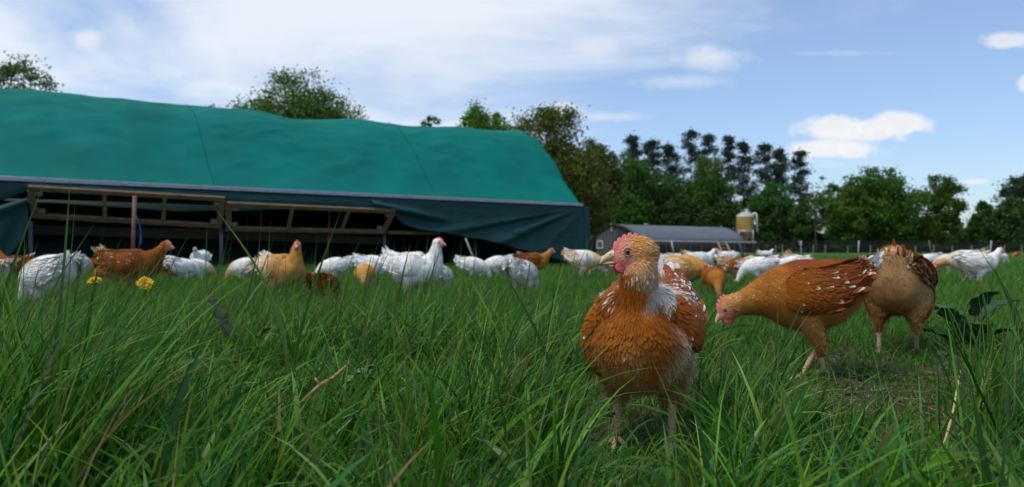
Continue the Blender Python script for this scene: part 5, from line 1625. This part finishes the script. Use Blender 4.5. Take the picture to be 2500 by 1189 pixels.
    # -- tall single blades and flowering stems seen against the house
    bl = [  # tip px,py ; root px,py ; Y ; width mm ; bow
        ((121, 412), (30, 770), 1.15, 5.0, -.03), ((172, 432), (118, 760), 1.2, 5.5, .01), ((184, 486), (135, 760), 1.25, 4.5, .01), ((232, 543), (150, 800), 1.3, 5, -.05),
        ((235, 640), (90, 850), 1.2, 4, -.04), ((255, 610), (225, 740), 1.9, 4.5, .02), ((463, 570), (400, 720), 2.2, 4, -.03), ((520, 502), (612, 740), 1.7, 8, .06),
        ((604, 515), (580, 660), 2.6, 3.2, .02), ((836, 505), (745, 820), 1.55, 6.0, -.02), ((1211, 634), (1300, 850), 1.35, 8.5, .03), ((1150, 640), (1110, 700), 3.0, 4, -.02),
        ((640, 505), (615, 660), 2.6, 3, .01), ((660, 540), (640, 660), 2.7, 3, .01), ((775, 575), (760, 680), 2.7, 3.5, .0), ((885, 575), (850, 690), 2.8, 3.5, -.03), ((930, 570), (905, 690), 2.8, 3, -.02),
        ((1005, 590), (985, 700), 2.9, 3, .0), ((1300, 603), (1270, 680), 3.2, 4, .02), ((1408, 585), (1370, 690), 3.0, 4, .02), ((1445, 570), (1400, 700), 2.6, 4.5, -.02), ((1430, 545), (1438, 660), 3.0, 3, 0),
        ((1235, 603), (1180, 660), 3.2, 3.5, -.02), ((1180, 590), (1150, 660), 3.2, 3.5, -.02), ((410, 600), (425, 700), 2.4, 4, .03), ((505, 545), (490, 680), 2.4, 3.2, .01), ((560, 560), (548, 680), 2.5, 3, -.02),
        ((695, 590), (700, 700), 2.6, 3, .0), ((955, 575), (930, 700), 2.3, 4, -.03), ((1070, 600), (1040, 710), 2.4, 4, -.02),
        ((1975, 707), (1900, 940), 1.62, 8.0, -.02), ((1900, 720), (1895, 930), 1.7, 6.5, .0), ((1980, 760), (1930, 880), 1.6, 5, -.03), ((2060, 770), (1960, 880), 1.6, 5.5, -.02), ((2010, 830), (1950, 930), 1.5, 6, -.03),
        ((2064, 805), (2100, 930), 1.6, 5.5, .0), ((2250, 815), (2300, 930), 1.7, 6.5, .02), ((2250, 665), (2310, 760), 2.4, 5, .03), ((2420, 640), (2460, 800), 1.9, 9, .03), ((2385, 600), (2460, 900), 1.6, 7, .05), ((2395, 700), (2420, 930), 1.5, 8, .01), ((2490, 690), (2470, 880), 1.6, 7, -.02), ((2442, 760), (2450, 1000), 1.4, 6, .01),
        ((1420, 895), (1440, 1050), 1.22, 10, -.04), ((1400, 830), (1345, 960), 1.25, 5, -.03), ((1495, 735), (1385, 910), 1.22, 4.5, -.02), ((1500, 800), (1420, 880), 1.2, 5, -.02),
        ((1640, 690), (1735, 830), 2.0, 4.5, .05), ((1000, 610), (1000, 700), 2.9, 3, .01), ((1835, 660), (1770, 720), 2.6, 5, -.03), ((1640, 545), (1560, 650), 3.6, 3.5, -.02), ((1860, 640), (1840, 720), 3.0, 5, 0.0),
        ((340, 560), (330, 690), 2.3, 3.5, .01), ((290, 590), (270, 720), 2.2, 3.5, -.02), ((60, 560), (55, 740), 1.6, 4, .0), ((10, 640), (-20, 800), 1.2, 5, -.02), ((330, 690), (250, 900), 1.15, 6, -.03), ((400, 745), (330, 930), 1.12, 6, -.04)]
    V, Q, Cc = [], [], []; o = 0
    for i, (tp_, rt, Y, wm, bow) in enumerate(bl):
        a = P(rt[0], rt[1], Y); b = P(tp_[0], tp_[1], Y * r.uniform(.96, 1.04))
        # carry the root down to the ground along the blade's own line
        dirv = (a - b); g = gzf(a.x, a.y)
        if a.z > g: a = a + dirv.normalized() * ((a.z - g) * 1.02) * .6 + Vector((0, 0, -(a.z - g) * .45)); a.z = g
        K = 12
        hwid = wm * .00066
        side = Vector((1, 0, 0)) * math.cos(i) * .9 + Vector((0, 1, 0)) * .4 * math.sin(i * 2.1) + Vector((.35, 0, 0)); side.normalize()
        cg = np.array([(.045, .12, .022), (.055, .135, .024), (.05, .12, .035), (.075, .15, .03)][i % 4])
        for k in range(K + 1):
            t = k / K
            p = a.lerp(b, t) + Vector((bow * math.sin(math.pi * t ** .8) * 1.2, 0, abs(bow) * .4 * math.sin(math.pi * t)))
            wv = hwid * min(1, .6 + t * 1.2) * (1 - t ** 2.5) + .0001
            V += [p - side * wv, p + Vector((0, .0008, -.0004)) * 0, p + side * wv]
            V[-2] = p + Vector((0, wv * .5, 0))
            Cc += [cg * (1 + .15 * t)] * 3
        for k in range(K):
            for j in range(2):
                q = o + k * 3 + j; Q.append((q, q + 1, q + 4, q + 3))
        o += (K + 1) * 3
    ob = obj('tall_grass', mesh_np('tall_grass', np.array([tuple(v) for v in V]), np.array(Q), np.array(Cc)), M['grass'])
    prop(ob, 'tall single grass blades standing up in front of the hen house and the hens', kind='stuff')
    # thin flowering stems with narrow seed heads
    mb = MB()
    for i in range(46):
        px = r.uniform(-40, 1440) if i < 38 else r.uniform(1650, 2500); Y = r.uniform(2.2, 4.2)
        x = PX(px, Y); g = gzf(x, Y); h = r.uniform(.27, .42) if i < 38 else r.uniform(.2, .3)
        a = Vector((x, Y, g)); ln = Vector((r.normal(.05, .04), r.normal(0, .03), h))
        pts = [a + ln * t + Vector((.03 * t * t, 0, 0)) for t in np.linspace(0, 1, 7)]
        cgs = np.array((.075, .13, .035)) if i % 3 else np.array((.17, .14, .07))
        mb.tube(pts, [.0011, .0011, .001, .001, .0018, .0022, .0005], 4, cgs)
    prop(mb.build('grass_stems', M['grass']), 'thin flowering grass stems with narrow seed heads', kind='stuff')


build_grass()


# ------------------------------------------------------------------ straw litter, twig, dandelions, dock leaves
def build_small():
    r = np.random.default_rng(5)
    n = 1700
    x = r.normal(1.12, .42, n); y = r.normal(1.80, .42, n)
    ok = (soil_mask(x, y) > .15) & (y > .9); x, y = x[ok], y[ok]; n = len(x)
    base = np.stack([x, y, gz(x, y) + r.uniform(.002, .016, n)], 1)
    c = np.array((.34, .24, .12))[None] * r.uniform(.35, 1.15, n)[:, None]
    V, q, cc = blades(base, r.uniform(.02, .10, n), r.uniform(.0012, .003, n), r.uniform(0, 6.28, n), r.uniform(1.35, 1.62, n), r.normal(0, .25, n), c, c, 4, r.uniform(-.5, .5, n))
    o = obj('straw_litter', mesh_np('straw_litter', V, q, cc), M['straw']); prop(o, 'dry straw and dead stalks scattered on the bare soil', kind='stuff')
    # soil crumbs
    mb = MB()
    for i in range(420):
        xx, yy = r.normal(1.02, .38), r.normal(1.95, .42)
        if soil_mask(np.array(xx), np.array(yy)) < .3 or yy < 1: continue
        s = r.uniform(.003, .011)
        mb.ellipsoid((xx, yy, gzf(xx, yy) + s * .3), (s * r.uniform(.8, 1.4), s, s * .7), None, 6, 4)
    prop(mb.build('soil_crumbs', M['soil']), 'crumbs of dark soil on the bare patch', kind='stuff')
    # pale stone on the bare patch
    p = P(2300, 878, 2.62); g = gzf(p.x, 2.62)
    s = MB().ellipsoid((0, 0, .012), (.017, .014, .016), None, 10, 7)
    s.v = [(a + .002 * noise.noise(Vector((a * 90, b * 90, c * 90))), b, c + .003 * noise.noise(Vector((a * 70, b * 70, c * 70 + 3)))) for a, b, c in s.v]
    prop(s.build('stone', M['gable_grey'], loc=(p.x, 2.62, g)), 'small brownish stone on the bare soil below the cream-rumped hen', 'stone')
    # long straw stalk leaning at the right
    a, b = P(2292, 1140, 1.36), P(2345, 905, 1.55)
    a.z = max(a.z, gzf(a.x, a.y) + .002)
    m_ = a.lerp(b, .5) + Vector((.006, 0, .008))
    o = MB().tube([a, a.lerp(m_, .5) + Vector((.001, 0, .002)), m_, m_.lerp(b, .5), b], [.0028, .0026, .0024, .0022, .0014], 6, np.array((.50, .36, .16))).build('straw_stalk', M['straw'])
    prop(o, 'long pale straw stalk leaning in the grass at the lower right', 'straw stalk')
    # twig
    a, b = P(733, 985, 1.17), P(846, 893, 1.20)
    pts = [a, a.lerp(b, .3) + Vector((-.002, 0, .001)), a.lerp(b, .42) + Vector((.001, 0, .004)), a.lerp(b, .7) + Vector((0, 0, -.002)), b]
    ax = (b - a).normalized()
    tw = empty('twig', a, 0, 'broken tan twig with a knot lying tilted on the grass in the left foreground', 'twig')
    MB().tube([q - a for q in pts], [.0022, .0032, .0040, .0034, .0028], 8).build('stem', M['twig'], tw)
    k = pts[2] - a
    MB().tube([k, k + Vector((-.006, -.001, .007)), k + Vector((-.009, 0, .0115))], [.003, .0022, .0014], 7).build('side_shoot', M['twig'], tw)

    # dandelions
    def dandelion(px, py, Y, tilt, size, label):
        top = P(px, py, Y); g = gzf(top.x, Y)
        root = empty('dandelion', (top.x, Y, g), 0, label, 'dandelion', 'dandelions in the grass')
        t = top - Vector((top.x, Y, g))
        MB().tube([(0, .0, 0), Vector((.01, 0, t.z * .5)), t + Vector((0, 0, -.012))], [.0025, .0022, .0022], 6, np.array((.10, .14, .04))).build('stem', M['grass'], root)
        mt = Matrix.Rotation(tilt[1], 3, 'Y') @ Matrix.Rotation(tilt[0], 3, 'X')
        V, Q, Cc = [], [], []; o = 0
        for i in range(150):
            q = (i / 150) ** .6; an = i * 2.39996
            L = size * (.45 + .55 * q) * r.uniform(.9, 1.1); el = R(78 - 72 * q + r.normal() * 6)
            d = Vector((math.cos(an) * math.cos(el), math.sin(an) * math.cos(el), math.sin(el))); sdv = Vector((-math.sin(an), math.cos(an), 0))
            wv = size * .07
            ps = [d * size * .05 - sdv * wv * .6, d * size * .05 + sdv * wv * .6, d * L * .6 + sdv * wv + Vector((0, 0, .002)), d * L * .6 - sdv * wv + Vector((0, 0, .002)), d * L + sdv * wv * .7, d * L - sdv * wv * .7]
            V += [mt @ z for z in ps]
            Q += [(o, o + 1, o + 2, o + 3), (o + 3, o + 2, o + 4, o + 5)]; o += 6
            Cc += [np.array((.78, .50, .008)) * r.uniform(.85, 1.1)] * 6
        fo = obj('flower_head', mesh_np('flower_head', np.array([tuple(v) for v in V]), np.array(Q), np.array(Cc), smooth=False), M['dandelion'], root); fo.location = t
        cal = MB().ellipsoid((0, 0, 0), (size * .3, size * .3, size * .32), mt, 10, 6, np.array((.06, .11, .03)))
        co = cal.build('calyx', M['grass'], root); co.location = t + mt @ Vector((0, 0, -size * .26))
    dandelion(231, 688, 2.25, (.35, 0), .022, 'flatter yellow dandelion on the left below the orange feeding hen')
    dandelion(354, 694, 2.1, (.75, .45), .025, 'tilted yellow dandelion below the dark rust hen')

    # broad-leaved plants
    def leafmesh(Lm, Wm, bend, wav, seed):
        rr = np.random.default_rng(seed)
        V, Q = [], []
        n_, m_ = 16, 7
        for i in range(n_):
            t = i / (n_ - 1)
            wd = Wm * (math.sin(math.pi * min(1, t * .93 + .05)) ** .7) * (1 - .25 * t)
            ang = bend * t
            xx = Lm * (math.sin(ang) / max(bend, 1e-3)) if bend > 1e-3 else Lm * t
            zz = -Lm * (1 - math.cos(ang)) / max(bend, 1e-3)
            for j in range(m_):
                s_ = (j / (m_ - 1)) * 2 - 1
                ed = abs(s_)
                V.append((xx, s_ * wd * (1 + .10 * math.sin(t * 34 + seed) * ed), zz + wav * ed * math.sin(t * 17 + s_ * 2 + seed) + Wm * .22 * ed))
        for i in range(n_ - 1):
            for j in range(m_ - 1):
                q = i * m_ + j; Q.append((q, q + m_, q + m_ + 1, q + 1))
        return V, Q

    def dock(px, Y, leaves, label, col, name='dock_plant'):
        x = PX(px, Y); g = gzf(x, Y)
        root = empty(name, (x, Y, g), 0, label, 'plant')
        for i, (az, el, L_, W_, bend, st, cm) in enumerate(leaves):
            V, Q = leafmesh(L_, W_, bend, .006, i + 1)
            mt = Matrix.Rotation(R(az), 3, 'Z') @ Matrix.Rotation(-R(el), 3, 'Y')
            dv = mt @ Vector((1, 0, 0))
            b0 = dv * st
            o = MB().add([mt @ Vector(v) + b0 for v in V], Q, np.array(col) * cm).build('leaf', M['dock'], root)
            o.modifiers.new('t', 'SOLIDIFY').thickness = .0008
            MB().tube([(0, 0, 0), b0 * .6, b0 + dv * .01], [.004, .0032, .0028], 6, np.array((.16, .07, .05))).build('stalk', M['dock'], o)
    dock(2362, 2.75, [(200, 62, .19, .060, 1.1, .10, 1.4), (-12, 68, .17, .058, 1.3, .13, .9), (95, 58, .18, .06, 1.0, .10, 1.5), (255, 50, .20, .066, .9, .06, 2.0), (310, 48, .18, .062, .9, .05, 1.7), (225, 70, .15, .05, .8, .03, 2.2), (160, 40, .17, .045, .7, .05, 1.0), (35, 40, .17, .045, .8, .05, 1.0), (280, 75, .16, .045, 1.2, .15, .8)],
         'dark broad-leaved dock plant in front of the white hens at the right', (.034, .088, .026))
    dock(578, 2.35, [(170, 74, .16, .040, .5, .12, 1.0), (10, 70, .14, .03, .9, .06, .9), (300, 45, .12, .035, .8, .03, 1.2)], 'brownish withered dock leaf standing upright left of the buff hen', (.085, .100, .034))
    dock(1000, 2.45, [(175, 62, .13, .042, 1.0, .08, 1.0), (20, 60, .12, .032, 1.1, .08, 1.0), (270, 50, .12, .036, .9, .05, 1.1)], 'greyish green broad leaf plant in front of the upright white hen', (.05, .085, .032))
    dock(752, 1.75, [(20, 42, .10, .022, .5, .10, 1.0), (200, 38, .09, .02, .6, .08, 1.0)], 'pale grey-green leaf flat in the grass below the buff hen', (.12, .16, .10))
    dock(2115, 1.52, [(15, 18, .055, .016, .4, .005, 1.0), (170, 15, .04, .014, .4, .005, .7)], 'small pale green leaf on the bare soil at the lower right', (.16, .24, .08), 'seedling')
    # clover-like round leaves in the lower grass
    V, Q, Cc = [], [], []; o = 0
    for i in range(900):
        yv = math.sqrt(r.uniform(.95 ** 2, 3.0 ** 2)); xv = r.uniform(-.8, .8) * yv
        hz = r.uniform(.02, .07); c0 = Vector((xv, yv, gzf(xv, yv) + hz)); sz = r.uniform(.006, .012); a0 = r.uniform(0, 6.28); tl = Matrix.Rotation(r.normal() * .5, 3, 'X') @ Matrix.Rotation(r.normal() * .5, 3, 'Y')
        cg = np.array((.045, .11, .022)) * r.uniform(.7, 1.3)
        for k in range(3):
            a1 = a0 + k * 2.094; d = Vector((math.cos(a1), math.sin(a1), 0)); s_ = Vector((-math.sin(a1), math.cos(a1), 0))
            ps = [Vector((0, 0, 0)), d * sz * .6 + s_ * sz * .45, d * sz * 1.1, d * sz * .6 - s_ * sz * .45]
            V += [c0 + tl @ z for z in ps]; Q.append((o, o + 1, o + 2, o + 3)); o += 4; Cc += [cg] * 4
    ob = obj('clover', mesh_np('clover', np.array([tuple(v) for v in V]), np.array(Q), np.array(Cc), smooth=False), M['grass'])
    prop(ob, 'small round clover leaves low between the grass', kind='stuff')


build_small()
